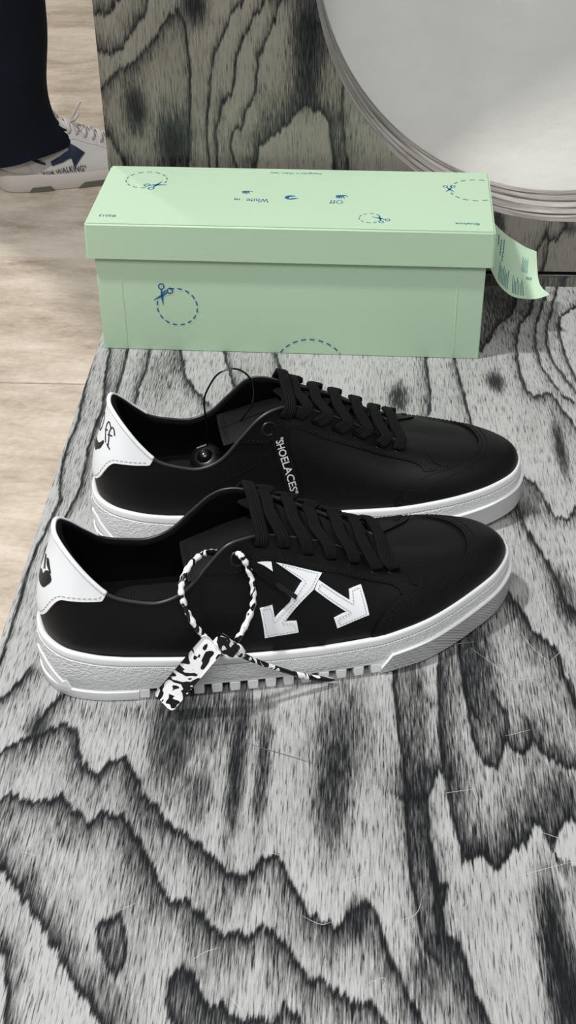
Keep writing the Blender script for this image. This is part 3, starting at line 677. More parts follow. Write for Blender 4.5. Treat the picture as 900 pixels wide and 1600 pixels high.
def BASE_x(S): return cr_eval(BASE, np.mod(-S, NK))[:, 0]
def build_upper(sh):
    n, m = 360, 44; S = np.linspace(0, NK, n+1)[:-1]; v = np.linspace(0, 1, m)
    SS, VV = np.meshgrid(S, v, indexing='ij'); P = S_pos(SS.ravel(), VV.ravel()).reshape(n, m, 3)
    N = S_nrm(SS.ravel(), np.clip(VV.ravel(), .01, .99)).reshape(n, m, 3)
    kk = np.minimum(S, NK-S); th = np.interp(kk, [0, 8, 11, 18], [.0048, .0042, .0028, .0024])
    low = P[:, :1]-np.array([0, 0, .004])
    V = np.concatenate([low, P], 1); F = grid_faces(n, m+1, True, flip=False)
    up = sh.add('upper', V.reshape(-1, 3), F, M['leather'])
    # rolled rim and lining on the inside
    L = (P-N*th[:, None, None])[:, ::-1]
    rim = P[:, -1:]-N[:, -1:]*(th*.5)[:, None, None]+np.array([0, 0, .0016])
    V = np.concatenate([P[:, -1:], rim, L], 1); mm = V.shape[1]
    sh.add('lining', V.reshape(-1, 3), grid_faces(n, mm, True), M['lining'])
    e = P[:, -1]+np.array([0, 0, .0002])-N[:, -1]*.0004
    V, F, u = sweep(e, circ(.0012, 8), closed=True); sh.add('collar_binding', V, F, M['binding'], u)
    # insole
    R = sole_ring(S, np.full(n, -.0070), sole_top(BASE_x(S))+.0015); V = [R]
    for f in (.75, .5, .25): V.append((R-[.15, 0, 0])*[f, f, 1]+[.15, 0, -.003*(1-f)])
    V = np.stack(V, 1).reshape(-1, 3); F = grid_faces(n, 4, True); c = len(V); V = np.vstack([V, [[.15, 0, .0295]]]); F += [(i*4+3, ((i+1) % n)*4+3, c) for i in range(n)]
    sh.add('insole', V, F, M['insole'])
    # toe overlay
    mp_ = smooth_poly(MUD, 8); lift_patch(sh, 'toe_overlay', mp_, M['leather'], .0017, (.15, .05))
    stitches(sh, [[(a, b) for a, b in shrink(MUD, .0016)[1:-1]], MUD_IN], M['thread'], .0018)
    # eyestays, both sides
    for sg in (1, -1):
        E_ = smooth_poly(EYE, 6); Q = E_ if sg == 1 else neg(E_)
        lift_patch(sh, 'eyestay', Q, M['leather'], .0014, (.15, .05))
        q = shrink(EYE, .0016); st = q[1:-4]; st = st if sg == 1 else neg(st)
        bx = [(-15.12, .50), (-15.18, .60), (-15.26, .675), (-15.5, .64)]; bx = bx if sg == 1 else neg(bx)
        stitches(sh, [st, bx], M['thread'], .0015)
        sm = [(-7.65, .72), (-8.95, .69), (-9.9, .69)] if sg == 1 else [(7.0, .66), (8.4, .60), (9.6, .66)]
        stitches(sh, [[(sm[0][0]+.9*sg, .50), (sm[0][0]+.6*sg, .6), sm[0], sm[1], sm[2]]], M['thread'], .0002, r=.0002)
        tb = [(-15.05, .46), (-15.18, .53), (-15.3, .62), (-15.36, .67), (-15.20, .665), (-15.08, .60), (-14.98, .52)]; tb = tb if sg == 1 else neg(tb)
        lift_patch(sh, 'stay_patch', tb, M['leather'], .0022, (.1, .05))
        gr = (-9.55*sg, .865); c = S_off(np.array([gr]), .0012)[0]; nn = S_nrm(np.array([gr[0]]), np.array([gr[1]]))[0]; tx = np.cross(nn, [0, 1, 0]); tx /= np.linalg.norm(tx); ty = np.cross(nn, tx)
        V, F, u = sweep(np.array([c+.0046*(tx*cos(q)+ty*sin(q)) for q in np.linspace(0, 2*pi, 25)[:-1]]), circ(.0011, 6), closed=True, up=nn); sh.add('grommet', V, F, M['eyelet'], u)
        for i, (a, b) in enumerate(EYELETS):
            a = a if sg == 1 else a+(.42 if i else .15)
            c = S_off(np.array([[a*sg, b]]), .0011)[0]; nn = S_nrm(np.array([a*sg]), np.array([b]))[0]
            tx = np.cross(nn, [0, 1, 0]); tx /= np.linalg.norm(tx); ty = np.cross(nn, tx)
            ring = np.array([c+.0029*(tx*cos(q)+ty*sin(q)) for q in np.linspace(0, 2*pi, 20)[:-1]])
            V, F, u = sweep(ring, circ(.0005, 6), closed=True, up=nn); sh.add('eyelet_rim', V, F, M['eyelet'], u)
    # white heel tab
    tp = smooth_poly(TAB, 8); full = tp+[(-a, b) for a, b in tp[::-1][1:]]
    tab = lift_patch(sh, 'heel_tab', full, M['white_leather'], .0012, (.1, .04), label='white leather heel tab')
    q = shrink(TAB, .0022); q = q[1:-1]+[(0, .21)]
    stitches(sh, [q+[(-a, b) for a, b in q[::-1][1:]]], M['thread_grey'], .0012, parent=tab)
    rimw = np.linspace(-3.8, 3.8, 90); e = S_pos(rimw, 1.)+S_nrm(rimw, np.full(90, .97))*.0003+[0, 0, .0005]
    V, F, u = sweep(e, circ(.0016, 8)); sh.add('tab_edge', V, F, M['white_leather'], u, parent=tab)
    # arrow emblem on the outer side: sewn white leather
    em = None
    for P_ in (ARROW1, ARROW2, ARROW3, ARROW4):
        o = lift_patch(sh, 'arrow_emblem', P_, M['white_leather'], .0015 if P_ is not ARROW2 else .0013, (.1, .03), label='sewn white leather arrow emblem')
        if len(P_) > 6: q = shrink(P_, .0013); stitches(sh, [[tuple(x) for x in resample(np.array(q+[q[0]]), 60)]], M['thread_grey'], .0016, length=.0011, gap=.0008, r=.0002, parent=o)
    return up, tab

def build_tongue(sh):
    c = catmull([(.222, 0, .0585), (.205, 0, .068), (.185, 0, .0795), (.165, 0, .0885), (.145, -.001, .0905), (.125, -.002, .0870), (.108, -.003, .0815), (.0935, -.004, .0765)], 60)
    u = np.linspace(0, 1, 60); w = np.interp(u, [0, .15, .6, .8, 1], [.013, .019, .0205, .0205, .0205]); dr = np.interp(u, [0, .5, .8, 1], [.003, .0055, .0045, .0035])
    T = np.gradient(c, axis=0); T /= np.linalg.norm(T, axis=1)[:, None]; Nn = np.cross(T, [0, 1, 0]); Nn *= np.sign(Nn[:, 2:3]); V = []; q = np.linspace(-1, 1, 17)
    for i in range(60):
        for t_ in q: V.append(c[i]+np.array([0, w[i]*t_, 0])-Nn[i]*(dr[i]*t_*t_))
        for t_ in q[::-1]: V.append(c[i]+np.array([0, w[i]*t_*.97, 0])-Nn[i]*(dr[i]*t_*t_+.0042))
    F = grid_faces(60, 34, False, True); F.append(tuple(range(34))); F.append(tuple(59*34+j for j in range(34))[::-1])
    sh.add('tongue', V, F, M['tongue'], None, True, 50)
    out = []
    for k in (.004, .0065):
        i = 59-int(k/ .003)-0; P_ = []
        f = 59-k/.0026; a = int(f); fr_ = f-a
        cc = c[a]*(1-fr_)+c[min(a+1, 59)]*fr_
        L = np.array([cc+np.array([0, w[a]*t_*.95, 0])-Nn[a]*(dr[a]*t_*t_-.0003) for t_ in np.linspace(-1, 1, 45)])
        for j in range(0, 44, 2): v, f_, _ = sweep(L[j:j+2], [(-.0003, -.0003), (.0003, -.0003), (.0003, .0003), (-.0003, .0003)], up=Nn[a]); out.append((v, f_))
    v, f, u = merge(out); sh.add('tongue_stitching', v, f, M['thread'], kind='stuff')

def build_laces(sh, loop, lean):
    rng = random.Random(3+int(sh.m))
    pts = {}
    for sg in (1, -1):
        for i, (a, b) in enumerate(EYELETS):
            a = a if sg == 1 else a+(.42 if i else .15)
            A = np.array([[a*sg, b]]); nn = S_nrm(A[:, 0], A[:, 1])[0]; pts[(sg, i)] = (S_off(A, .0012)[0], nn)
    for i in range(7):
        (a, na), (b, nb) = pts[(1, i)], pts[(-1, i)]
        top = max(a[2], b[2]); cx = (a[0]+b[0])/2+rng.uniform(-.0008, .0008)
        hgt = loop if i == 0 else .0125+rng.uniform(-.001, .0015)-.0004*i
        dx = lean if i == 0 else -.001
        sA = S_off(np.array([[EYELETS[i][0], min(EYELETS[i][1]+.12, 1)]]), .0040)[0]; sB = S_off(np.array([[-EYELETS[i][0], min(EYELETS[i][1]+.12, 1)]]), .0040)[0]
        ctl = [a-na*.0030, a-na*.0002+[0, 0, -.0006], a+na*.0026, sA+[dx*.4, 0, .001], [cx+dx, a[1]*.42, top+hgt*.84], [cx+dx, 0, top+hgt], [cx+dx, b[1]*.42, top+hgt*.84], sB+[dx*.4, 0, .001], b+nb*.0026, b-nb*.0002+[0, 0, -.0006], b-nb*.0030]
        Pc = catmull(ctl, 64); u = np.linspace(0, 1, 64)
        upv = np.array([na*(1-t_)+nb*t_+np.array([0, 0, 2.2*sin(pi*t_)**.5]) for t_ in u]); 
        T = np.gradient(Pc, axis=0); T /= np.linalg.norm(T, axis=1)[:, None]
        # the tape's flat side always faces outward: its width runs along the shoe
        Wd = np.array([1., 0, -.35]); Wd = Wd/np.linalg.norm(Wd); U = np.cross(Wd, T); U *= np.sign((U*upv).sum(1))[:, None]
        sc = np.interp(u, [0, .07, .16, .84, .93, 1], [.45, .80, 1, 1, .80, .45])
        V, F, uv = sweep(Pc, LP_, up=U, scale=sc); sh.add('lace', V, F, M['lace'], uv, True, 70)
    for i in range(6):                                   # crossings lying under the bars
        for sg in (1, -1):
            a, na = pts[(sg, i)]; b, nb = pts[(-sg, i+1)]; mid = (a+b)/2; zt = max(a[2], b[2])
            e = -.0045 if sg == 1 else -.0030
            ctl = [a-na*.0035+[0, -a[1]*.1, -.001], a*[1, .62, 1]+[0.001, 0, .0016+e], [mid[0], 0, zt+.0045+e], b*[1, .62, 1]+[-.001, 0, .0008+e], b-nb*.0035+[0, -b[1]*.1, -.001]]
            Pc = catmull(ctl, 30); V, F, uv = sweep(Pc, LP_, up=(0, 0, 1), scale=np.full(30, .92)); sh.add('lace_crossing', V, F, M['lace'], uv, True, 70)
# ------------------------------------------------------------------ lettering helper: built-in font turned into flat outlines
def text_polys(body, size, bold=0., shear=0.):
    cu = bpy.data.curves.new('lettering', 'FONT'); cu.body = body; cu.size = size; cu.offset = bold*size; cu.shear = shear; cu.resolution_u = 3
    o = bpy.data.objects.new('lettering', cu); COL.objects.link(o); dg = bpy.context.evaluated_depsgraph_get(); me = o.evaluated_get(dg).to_mesh()
    V = np.array([v.co[:] for v in me.vertices])[:, :2]; F = [tuple(p.vertices) for p in me.polygons]
    o.evaluated_get(dg).to_mesh_clear(); bpy.data.objects.remove(o); bpy.data.curves.remove(cu)
    c = (V.max(0)+V.min(0))/2; return V-c, F
def stroke(P, w, closed=False):
    """flat ribbon polygon pieces along a 2D polyline -> verts, faces"""
    P = np.asarray(P, float); n = len(P)
    T = (np.roll(P, -1, 0)-np.roll(P, 1, 0)) if closed else np.gradient(P, axis=0); T /= np.linalg.norm(T, axis=1)[:, None]+1e-12
    Nn = np.stack([-T[:, 1], T[:, 0]], 1); w = np.broadcast_to(np.asarray(w, float), (n,))[:, None]/2
    V = np.concatenate([P+Nn*w, P-Nn*w]); k = n if closed else n-1
    return V, [(i, n+i, n+(i+1) % n, (i+1) % n) for i in range(k)]
def join2(parts):
    V = []; F = []; o = 0
    for v, f in parts: V.append(np.asarray(v)[:, :2]); F += [tuple(i+o for i in q) for q in f]; o += len(v)
    return np.vstack(V), F

# ------------------------------------------------------------------ the two sneakers
def make_shoe(loc, rz, mirror, label, loop, lean):
    root = empty('sneaker', (loc[0], loc[1], 0), rz, label, 'sneaker', 'pair of black sneakers'); sh = Shoe(root, mirror)
    build_sole(sh); up, tab = build_upper(sh); build_tongue(sh); build_laces(sh, loop, lean); return sh, tab
near, tabN = make_shoe((.0275, -.4109), radians(14), False, 'nearer black leather sneaker with white arrow emblem and a marbled tag through its eyelet', .0165, .002)
far, tabF = make_shoe((.0377, -.2659), radians(12), True, 'farther black leather sneaker, beside the green box, with a printed lace end', .0170, .003)
def decal(sh, name, P, mat, lift=.0016, parent=None, step=(.1, .03)):
    v, f, u = poly_patch([P], lambda p, l: S_off(p, l), step); return sh.add(name, v+0, f, mat, parent=parent)
def decal_line(sh, name, P, w, mat, lift=.0015, parent=None, n=40):
    C_ = catmull(P, n); W_ = S_off(C_, lift); Nn = S_nrm(C_[:, 0], C_[:, 1])
    V, F, uv = sweep(W_, [(-w/2, -.0002), (w/2, -.0002), (w/2, .0002), (-w/2, .0002)], up=Nn); return sh.add(name, V, F, mat, uv, parent=parent)
def slabdecal(sh, name, P, mat, parent, lift=.0015):
    v, f, u = poly_patch([P], lambda p, l: S_off(p, l), (.12, .05), (.0011, lift)); return sh.add(name, v, f, mat, parent=parent)
# near heel: open hand print
palm = smooth_poly([(.35, .53), (0, .575), (-.28, .585), (-.45, .60), (-.56, .645), (-.85, .685), (-1.08, .667), (-1.15, .63), (-1.0, .567), (-.75, .50), (-.35, .475), (.1, .47), (.35, .50), (.35, .53)], 5)[:-1]
slabdecal(near, 'hand_print', palm, M['print_dark'], tabN)
slabdecal(near, 'hand_print', smooth_poly([(-.28, .745), (-.5, .765), (-.68, .755), (-.95, .71), (-1.02, .69), (-.72, .695), (-.48, .71), (-.28, .745)], 5)[:-1], M['print_dark'], tabN)
decal_line(near, 'hand_print', [(-.05, .745), (-.25, .70), (-.45, .65)], .0006, M['print_dark'], .0014, tabN)
decal_line(near, 'hand_print', [(.15, .73), (-.1, .68), (-.33, .63)], .0006, M['print_dark'], .0014, tabN)
# far heel: lettering and hand
def fl_(a): return [(-x, y) for x, y in a]
FF = [[(1.16, .855), (.98, .885), (.82, .865), (.76, .80), (.88, .74), (1.05, .675)], [(.72, .775), (.96, .80)], [(1.5, .83), (1.38, .875), (1.22, .87), (1.12, .80), (1.2, .74), (1.28, .655)], [(1.05, .765), (1.36, .80)], [(1.15, .675), (1.42, .655)],
      [(-.45, .76), (-.3, .85), (.0, .86), (.2, .80), (.15, .71), (-.1, .67), (-.38, .69), (-.45, .76)]]
for P_ in FF: decal_line(far, 'heel_lettering', [(a, b) for a, b in P_], .0008, M['print_dark'], .0014, tabF)
slabdecal(far, 'hand_print', smooth_poly([(.95, .655), (.88, .62), (.75, .56), (.45, .51), (.2, .47), (-.3, .48), (-.4, .53), (0, .56), (.4, .58), (.7, .63), (.82, .665), (.95, .655)], 5)[:-1], M['print_dark'], tabF)

def local(sh, root_loc, rz, P):      # shoe coordinates -> world
    P = np.asarray(P, float); y = P[..., 1]*(-1 if sh.m else 1)
    return np.stack([root_loc[0]+P[..., 0]*cos(rz)-y*sin(rz), root_loc[1]+P[..., 0]*sin(rz)+y*cos(rz), P[..., 2]], -1)
wN = lambda P: local(near, (.0275, -.4109), radians(14), P)
wF = lambda P: local(far, (.0377, -.2659), radians(12), P)
# free lace end of the near shoe
def out(P, g):
    P = np.array(P, float); return P
c = catmull([(.1245, -.0262, .0945), (.1265, -.0305, .0925), (.1305, -.0330, .0885), (.1365, -.0355, .0848), (.1462, -.0405, .0765)], 30)
V, F, uv = sweep(c, lace_profile(.0055, .0022, 4), up=(.1, -.9, .45)); near.add('lace_end', V, F, M['lace'], uv, True, 70)
c = catmull([(.1455, -.0400, .0770), (.151, -.0425, .0722), (.1575, -.0450, .0672)], 12); V, F, uv = sweep(c, circ(.0016, 10)); near.add('aglet', V, F, M['aglet'], uv)
# free lace end of the far shoe, flat tape with its word (the tape hangs down the inner side)
tp_s = catmull([(10.0, .87), (10.02, .80), (10.0, .69), (10.02, .54), (10.05, .36), (10.05, .2), (10.05, .13)], 60)
def tape_frame(t_):
    P2 = np.stack([np.interp(t_, np.linspace(0, 1, 60), tp_s[:, i]) for i in range(2)], 1); return S_off(P2, .0020), S_nrm(P2[:, 0], P2[:, 1])
tt = np.linspace(0, 1, 60); Pc, Nc = tape_frame(tt)
V, F, uv = sweep(Pc, lace_profile(.0098, .0014, 6), up=Nc); tape = far.add('lace_end', V, F, M['lace'], uv, True, 70, label='hanging lace end printed with white capitals')
nrm_ = lambda v: np.array(v, float)/np.linalg.norm(v)
def tape_text():
    tv, tf = text_polys('"SHOELACES"', 1., .012); L = tv[:, 0].max()-tv[:, 0].min(); H_ = tv[:, 1].max()-tv[:, 1].min()
    arc = np.r_[0, np.cumsum(np.linalg.norm(np.diff(Pc, axis=0), axis=1))]; t0, t1 = np.interp(.009, arc, tt), np.interp(.052, arc, tt)
    u = (tv[:, 0]-tv[:, 0].min())/L; w = tv[:, 1]/H_*.0056
    t_ = t0+(t1-t0)*u; P_, N_ = tape_frame(t_); T_ = np.stack([np.interp(t_, tt, np.gradient(Pc[:, i], tt)) for i in range(3)], 1); T_ /= np.linalg.norm(T_, axis=1)[:, None]
    S_ = np.cross(T_, N_); sgn = 1 if S_[0][0] > 0 else -1
    V = P_+S_*sgn*w[:, None]+N_*.00125
    far.add('lace_lettering', V, tf, M['print_white'], parent=tape)
tape_text()

# ------------------------------------------------------------------ marbled tag hanging from the near shoe
t = NT('black and white marbled plastic'); c_ = t.coord('Object', (1, 1, 1))
n1 = t.noise(c_, 34, 1, .4, 3.); n2 = t.noise(t.coord('Object', (34, 34, 20)), 1, 1, .4, 4.)
g = t.math('FRACT', t.math('ADD', t.math('MULTIPLY', n1, 3.), t.math('MULTIPLY', n2, 1.9)))
cm = t.ramp(g, [(0., rgb(238, 238, 240)), (.46, rgb(232, 232, 234)), (.50, rgb(16, 16, 18)), (.93, rgb(14, 14, 16)), (.97, rgb(238, 238, 240))])
M['marble'] = t.set(cm, .3, .5)
tag = empty('hang_tag', tuple(wN([.085, -.058, 0])), 0, 'black and white marbled plastic tag on a cable tie looped through the nearer sneaker', 'tag')
def addw(name, V, F, mat, root, uv=None, **kw): o = obj(name, mesh(name, V, F, mat, True, 45, uv), None, **kw); under(o, root); return o
ring = catmull([(.1225, -.020, .0870), (.1238, -.0250, .0925), (.1262, -.0335, .0960), (.1300, -.0365, .0880), (.1320, -.0420, .0745), (.1290, -.0478, .0630), (.1215, -.0530, .0510), (.1130, -.0560, .0430), (.1045, -.0555, .0480), (.0970, -.0525, .0570),
                (.0915, -.0480, .0680), (.0885, -.0430, .0800), (.0905, -.0370, .0865), (.0965, -.0290, .0905), (.1055, -.0200, .0900), (.1140, -.0165, .0870), (.1200, -.0175, .0855)], 150, True)
k = np.arange(150); V, F, uv = sweep(wN(ring), circ(.0019, 8), closed=True, scale=1+.16*np.sin(k*2*pi/150*34)); addw('loop', V, F, M['marble'], tag, uv)
TL, BL, BR = map(np.array, ((.1000, -.0570, .0590), (.0655, -.0570, .0155), (.0700, -.0665, .0012)))
ex, ey = TL-BL, BR-BL; L_, Wd_ = np.linalg.norm(ex), np.linalg.norm(ey); ex /= L_; ey -= ex*(ey@ex); Wd_ = np.linalg.norm(ey); ey /= Wd_; ez = np.cross(ex, ey)
R_ = .003; outl = []
for cx, cy, a0 in ((R_, R_, pi), (L_-R_, R_, 1.5*pi), (L_-R_*1.2, Wd_-R_*1.2, 0), (R_, Wd_-R_, .5*pi)):
    for q in range(6): a = a0+q/5*pi/2; outl.append((cx+R_*cos(a), cy+R_*sin(a)))
def plate(p, l): s_ = p[:, 0]/L_; return wN(BL+p[:, :1]*ex+p[:, 1:2]*ey+ez*((l+.0012*np.sin(s_*pi*1.6+.4))[:, None]))
v, f, u = poly_patch([outl], plate, .004, (-.0006, .0006)); addw('tag_plate', v, f, M['marble'], tag)
hd = catmull([(.1060, -.0600, .0560), (.1115, -.0610, .0500), (.1165, -.0615, .0450)], 8)
V, F, u = sweep(wN(hd), [(-.0048, -.0032), (.0048, -.0032), (.0052, 0), (.0048, .0032), (-.0048, .0032), (-.0052, 0)], up=(.3, -.9, .3), scale=[.7, .95, 1, .98, .95, 1, .95, .7]); addw('lock_head', V, F, M['marble'], tag)
kn = catmull([(.1165, -.0610, .0490), (.1195, -.0615, .0460), (.1205, -.0620, .0415)], 10); V, F, u = sweep(wN(kn), circ(.0030, 8), scale=[.6, .9, 1, 1, .95, .9, 1, .95, .9, .6]); addw('lock_head', V, F, M['marble'], tag)
tl = catmull([(.1150, -.0615, .0470), (.128, -.0600, .0345), (.145, -.0590, .0225), (.160, -.0580, .0130), (.1790, -.0560, .0035)], 40)
V, F, u = sweep(wN(tl), circ(.0017, 8), scale=np.interp(np.linspace(0, 1, 40), [0, .1, .6, .7, .98, 1], [1.2, 1.1, .85, 1.15, 1.1, .9])); addw('tail', V, F, M['marble'], tag)

# ------------------------------------------------------------------ black security wire on the far shoe
blk = simple('glossy black plastic', rgb(14, 14, 15), .22, .5)
wire = empty('security_tag', tuple(wF([.086, -.012, .04])), 0, 'thin black wire loop and round black tag inside the back sneaker', 'tag')
c = catmull([(.0850, -.006, .060), (.0852, -.001, .0760), (.0842, 0, .0919), (.0842, 0, .1019), (.0869, 0, .1099), (.0931, 0, .1200), (.0999, 0, .1241), (.1075, 0, .1243), (.1144, 0, .1195), (.1187, 0, .1115), (.1194, 0, .1020), (.1168, 0, .0930), (.1085, 0, .0815), (.1075, 0, .0795)], 110)
V, F, u = sweep(wF(c), circ(.0007, 8)); addw('wire_loop', V, F, blk, wire)
def lathe(prof, n=28):
    V = []; 
    for i in range(n):
        a = 2*pi*i/n
        for r, z in prof: V.append((r*cos(a), r*sin(a), z))
    return V, grid_faces(n, len(prof), True)
Rt = Matrix.Rotation(radians(25), 3, 'X') @ Matrix.Rotation(radians(-12), 3, 'Y')
V, F = lathe([(.0001, 0), (.0105, 0), (.0120, .0012), (.0120, .0042), (.0108, .0058), (.0060, .0066), (.0045, .0090), (.0030, .0105), (.0001, .0106)])
V = np.array([Rt @ Vector(p) for p in V])+wF([.0845, -.008, .0455]); addw('tag_disc', V, F, blk, wire)
for a in (.3, 1.9):
    V, F = box_vf(-.0040, .0040, -.0005, .0005, .0062, .0070); V = np.array([Rt @ (Matrix.Rotation(.3, 3, 'Z') @ (Vector(p)+Vector((0, .0085*(1 if a > 1 else -1), 0)))) for p in V])+wF([.0845, -.008, .0455]); addw('tag_prong', V, F, simple('pale plastic edge', rgb(60, 62, 65), .3), wire)

# ------------------------------------------------------------------ shoe box
t = NT('mint green paper board'); c_ = t.coord(); w1 = t.noise(t.coord('Object', (1500, 90, 1500)), 1, 2); w2 = t.noise(t.coord('Object', (90, 1500, 1500)), 1, 2); lo = t.noise(c_, 28, 3, .55)
t.bump(t.math('ADD', t.math('ADD', t.math('MULTIPLY', w1, .5), t.math('MULTIPLY', w2, .5)), t.math('MULTIPLY', lo, 1.3)), .22, .0006)
st = t.noise(t.coord('Object', (8, 60, 8)), 1, 3, .6)
M['mint'] = t.set(t.mix(t.math('MULTIPLY', t.math('SUBTRACT', st, .35), .25, clamp=True), rgb(181, 207, 179), rgb(168, 194, 167)), .48, .35)
inkm = simple('blue ink', rgb(36, 92, 140), .6, .2); inkt = simple('teal ink', rgb(48, 112, 122), .6, .2)
BL_, BW, BH, LH, OV, LT = .334, .1174, .1225, .0320, .0050, .0018
box = empty('shoe_box', (0, 0, 0), -.028, 'closed mint green lidded shoe box with blue scissors and dashed circles behind the sneakers', 'box')
V, F = box_vf(0, BL_, 0, BW, 0, BH-.003); obj('box_body', bevel_mesh('box_body', V, F, M['mint'], .0011, 3), box)
bm = bmesh.new(); V, F = box_vf(-OV, BL_+OV, -OV, BW+OV, BH-LH, BH); vs = [bm.verts.new(p) for p in V]; [bm.faces.new([vs[i] for i in f]) for f in F if F.index(f) != 4]
bmesh.ops.recalc_face_normals(bm, faces=bm.faces); up_e = [e for e in bm.edges if not e.is_boundary]
for v in bm.verts:                       # lid walls flare very slightly
    if v.co.z < BH-.01: v.co.x += .0012*(1 if v.co.x > .1 else -1)
bmesh.ops.bevel(bm, geom=up_e, offset=.0016, segments=3, affect='EDGES'); bmesh.ops.solidify(bm, geom=bm.faces[:], thickness=LT)
me = bpy.data.meshes.new('lid'); bm.to_mesh(me); bm.free(); finish(me, M['mint'], True, 40); lid = obj('lid', me, box)
for x in (.0205, BL_-.0235):
    V, F = box_vf(x, x+.0014, -.00035, .0002, .003, BH-LH+.004); obj('wrap_seam', bevel_mesh('wrap_seam', V, F, M['mint'], .00015, 1), box)
def top_print(name, parts, mat, parent=lid, z=BH+.00015): V, F = join2(parts); return obj(name, mesh(name, np.c_[V, np.full(len(V), z)], F, mat, False), parent)
def front_print(name, parts, mat): V, F = join2(parts); return obj(name, mesh(name, np.c_[V[:, 0], np.full(len(V), -.00045), V[:, 1]], F, mat, False), box)
def dashes(cx, cy, rx, ry, n, gaps=(), w=.0011, clip=None, ph=0):
    out = []
    for i in range(n):
        if i in gaps: continue
        a = np.linspace(i, i+.58, 6)/n*2*pi+ph; P = np.stack([cx+rx*np.cos(a), cy+ry*np.sin(a)], 1)
        if clip is not None:
            P = P[clip(P)]
            if len(P) < 2: continue
        out.append(stroke(P, w))
    return out
def scissors(cx, cy, ang, s):
    c, s_ = cos(ang), sin(ang); R2 = np.array([[c, s_], [-s_, c]]); o = []
    for k in (1, -1):
        o.append(stroke(np.array([(-.5, .30*k), (0, 0), (.35, -.19*k)])*s@R2+[cx, cy], np.array([.03, .15, .07])*s))
        a = np.linspace(0, 2*pi, 15)[:-1]; o.append(stroke((np.stack([.50+.17*np.cos(a), -.27*k+.15*np.sin(a)], 1))*s@R2+[cx, cy], .07*s, True))
    return o
inl = lambda P: P[:, 0] < BL_+OV-.001
top_print('dashed_circle', dashes(.0330, .0897, .0183, .0180, 14, (11, 12), ph=.1), inkt)
top_print('scissors_print', scissors(.0440, .0790, radians(215), .0155), inkm)
top_print('dashed_circle', dashes(.3262, .0815, .0232, .0230, 17, (8,), clip=inl, ph=.1), inkt)
top_print('scissors_print', scissors(.3030, .0822, radians(92), .0125), inkm)
top_print('dashed_circle', dashes(.2350, .0180, .0093, .0092, 10, (0, 9), w=.0009), inkt)
top_print('scissors_print', scissors(.2432, .0180, radians(-52), .0125), inkm)
front_print('dashed_circle', dashes(.0690, .0440, .0177, .0177, 16, (6,), w=.0012, ph=.1), inkm)
front_print('scissors_print', scissors(.0562, .0545, radians(62), .0155), inkm)
front_print('dashed_circle', dashes(.1857, -.0160, .0320, .0310, 26, w=.0012, clip=lambda P: P[:, 1] > .001), inkm)
def ptxt(body, size, cx, cy, bold=0): v, f = text_polys(body, size, bold); return [(-v+[cx, cy], f)]
# serif lettering drawn as strokes (unit = x-height), read from behind the box
def glyphs(word, h, cx, cy):
    G = {'O': (1.5, [[(.72+.62*cos(a), .75+.75*sin(a)) for a in np.linspace(0, 2*pi, 17)]]), 'f': (.62, [[(.62, 1.42), (.5, 1.55), (.34, 1.5), (.28, 1.3), (.28, .06)], [(.05, 1.), (.55, 1.)], [(.1, .03), (.48, .03)]]),
         'W': (1.75, [[(.1, 1.5), (.5, 0)], [(.5, 0), (.85, 1.35)], [(.85, 1.35), (1.2, 0)], [(1.2, 0), (1.6, 1.5)], [(-.05, 1.5), (.3, 1.5)], [(1.42, 1.5), (1.75, 1.5)]]), 'h': (.95, [[(.2, 1.55), (.2, .03)], [(.2, .75), (.42, .98), (.66, .92), (.7, .7), (.7, .03)], [(.05, .03), (.35, .03)], [(.55, .03), (.88, .03)], [(.05, 1.53), (.2, 1.53)]]),
         'i': (.45, [[(.22, 1.), (.22, .03)], [(.07, .03), (.38, .03)], [(.08, .98), (.22, .98)], [(.2, 1.38), (.26, 1.38)]]), 't': (.6, [[(.26, 1.35), (.26, .2), (.4, .02), (.56, .12)], [(.05, 1.), (.54, 1.)]]),
         'e': (.85, [[(.12, .55), (.72, .55), (.66, .88), (.42, 1.), (.16, .84), (.09, .5), (.2, .14), (.45, 0), (.72, .16)]])}
    x = 0; o = []
    for ch in word:
        wd, st_ = G[ch]
        for P in st_: o.append(stroke(np.array(P)+[x, 0], [.17]*len(P)))
        x += wd
    V, F = join2(o); V = (V-[x/2, .7])*h; return [(-V+[cx, cy], F)]
top_print('lettering', glyphs('White', .0043, .1365, .0500)+ptxt('TM', .0042, .1190, .0515, .02), inkm)
top_print('lettering', glyphs('Off', .0043, .2050, .0500), inkm)
top_print('lettering', ptxt('Designed in Milan, Italy', .0050, .1655, .1118), inkt)
top_print('lettering', ptxt('©2013', .0055, .0125, .0114, .01), inkt)
top_print('lettering', ptxt('Bluebox', .0062, .3160, .0105, .01), inkt)
def blob(P): P = catmull(P, 6*len(P), True); return (P, [tuple(range(len(P)))])
def hand(cx, cy, s, flip):       # small reaching hand: palm with four fingers
    o = [blob(np.array([(-.3, .5), (.5, .55), (1.0, .25), (.9, -.1), (.3, -.2), (-.4, .05)])*s*[flip, 1]+[cx, cy])]
    for x, l, d in ((-.35, .95, -.4), (0, 1.15, -.15), (.3, 1.1, .05), (.6, .85, .2)): o.append(stroke(np.array([(x, .15), (x+d*.5, .1-l*.55), (x+d, .1-l)])*s*[flip, 1]+[cx, cy], np.array([.3, .24, .1])*s))
    o.append(stroke(np.array([(-.2, .4), (-.9, .42), (-1.35, .1)])*s*[flip, 1]+[cx, cy], np.array([.3, .22, .1])*s)); return o
for i, P in enumerate(hand(.1255, .0672, .0042, -1)): top_print('hand_print', [P], inkm, z=BH+.00012+.00002*i)
for i, P in enumerate(hand(.2085, .0615, .0046, -1)): top_print('hand_print', [P], inkm, z=BH+.00030+.00002*i)
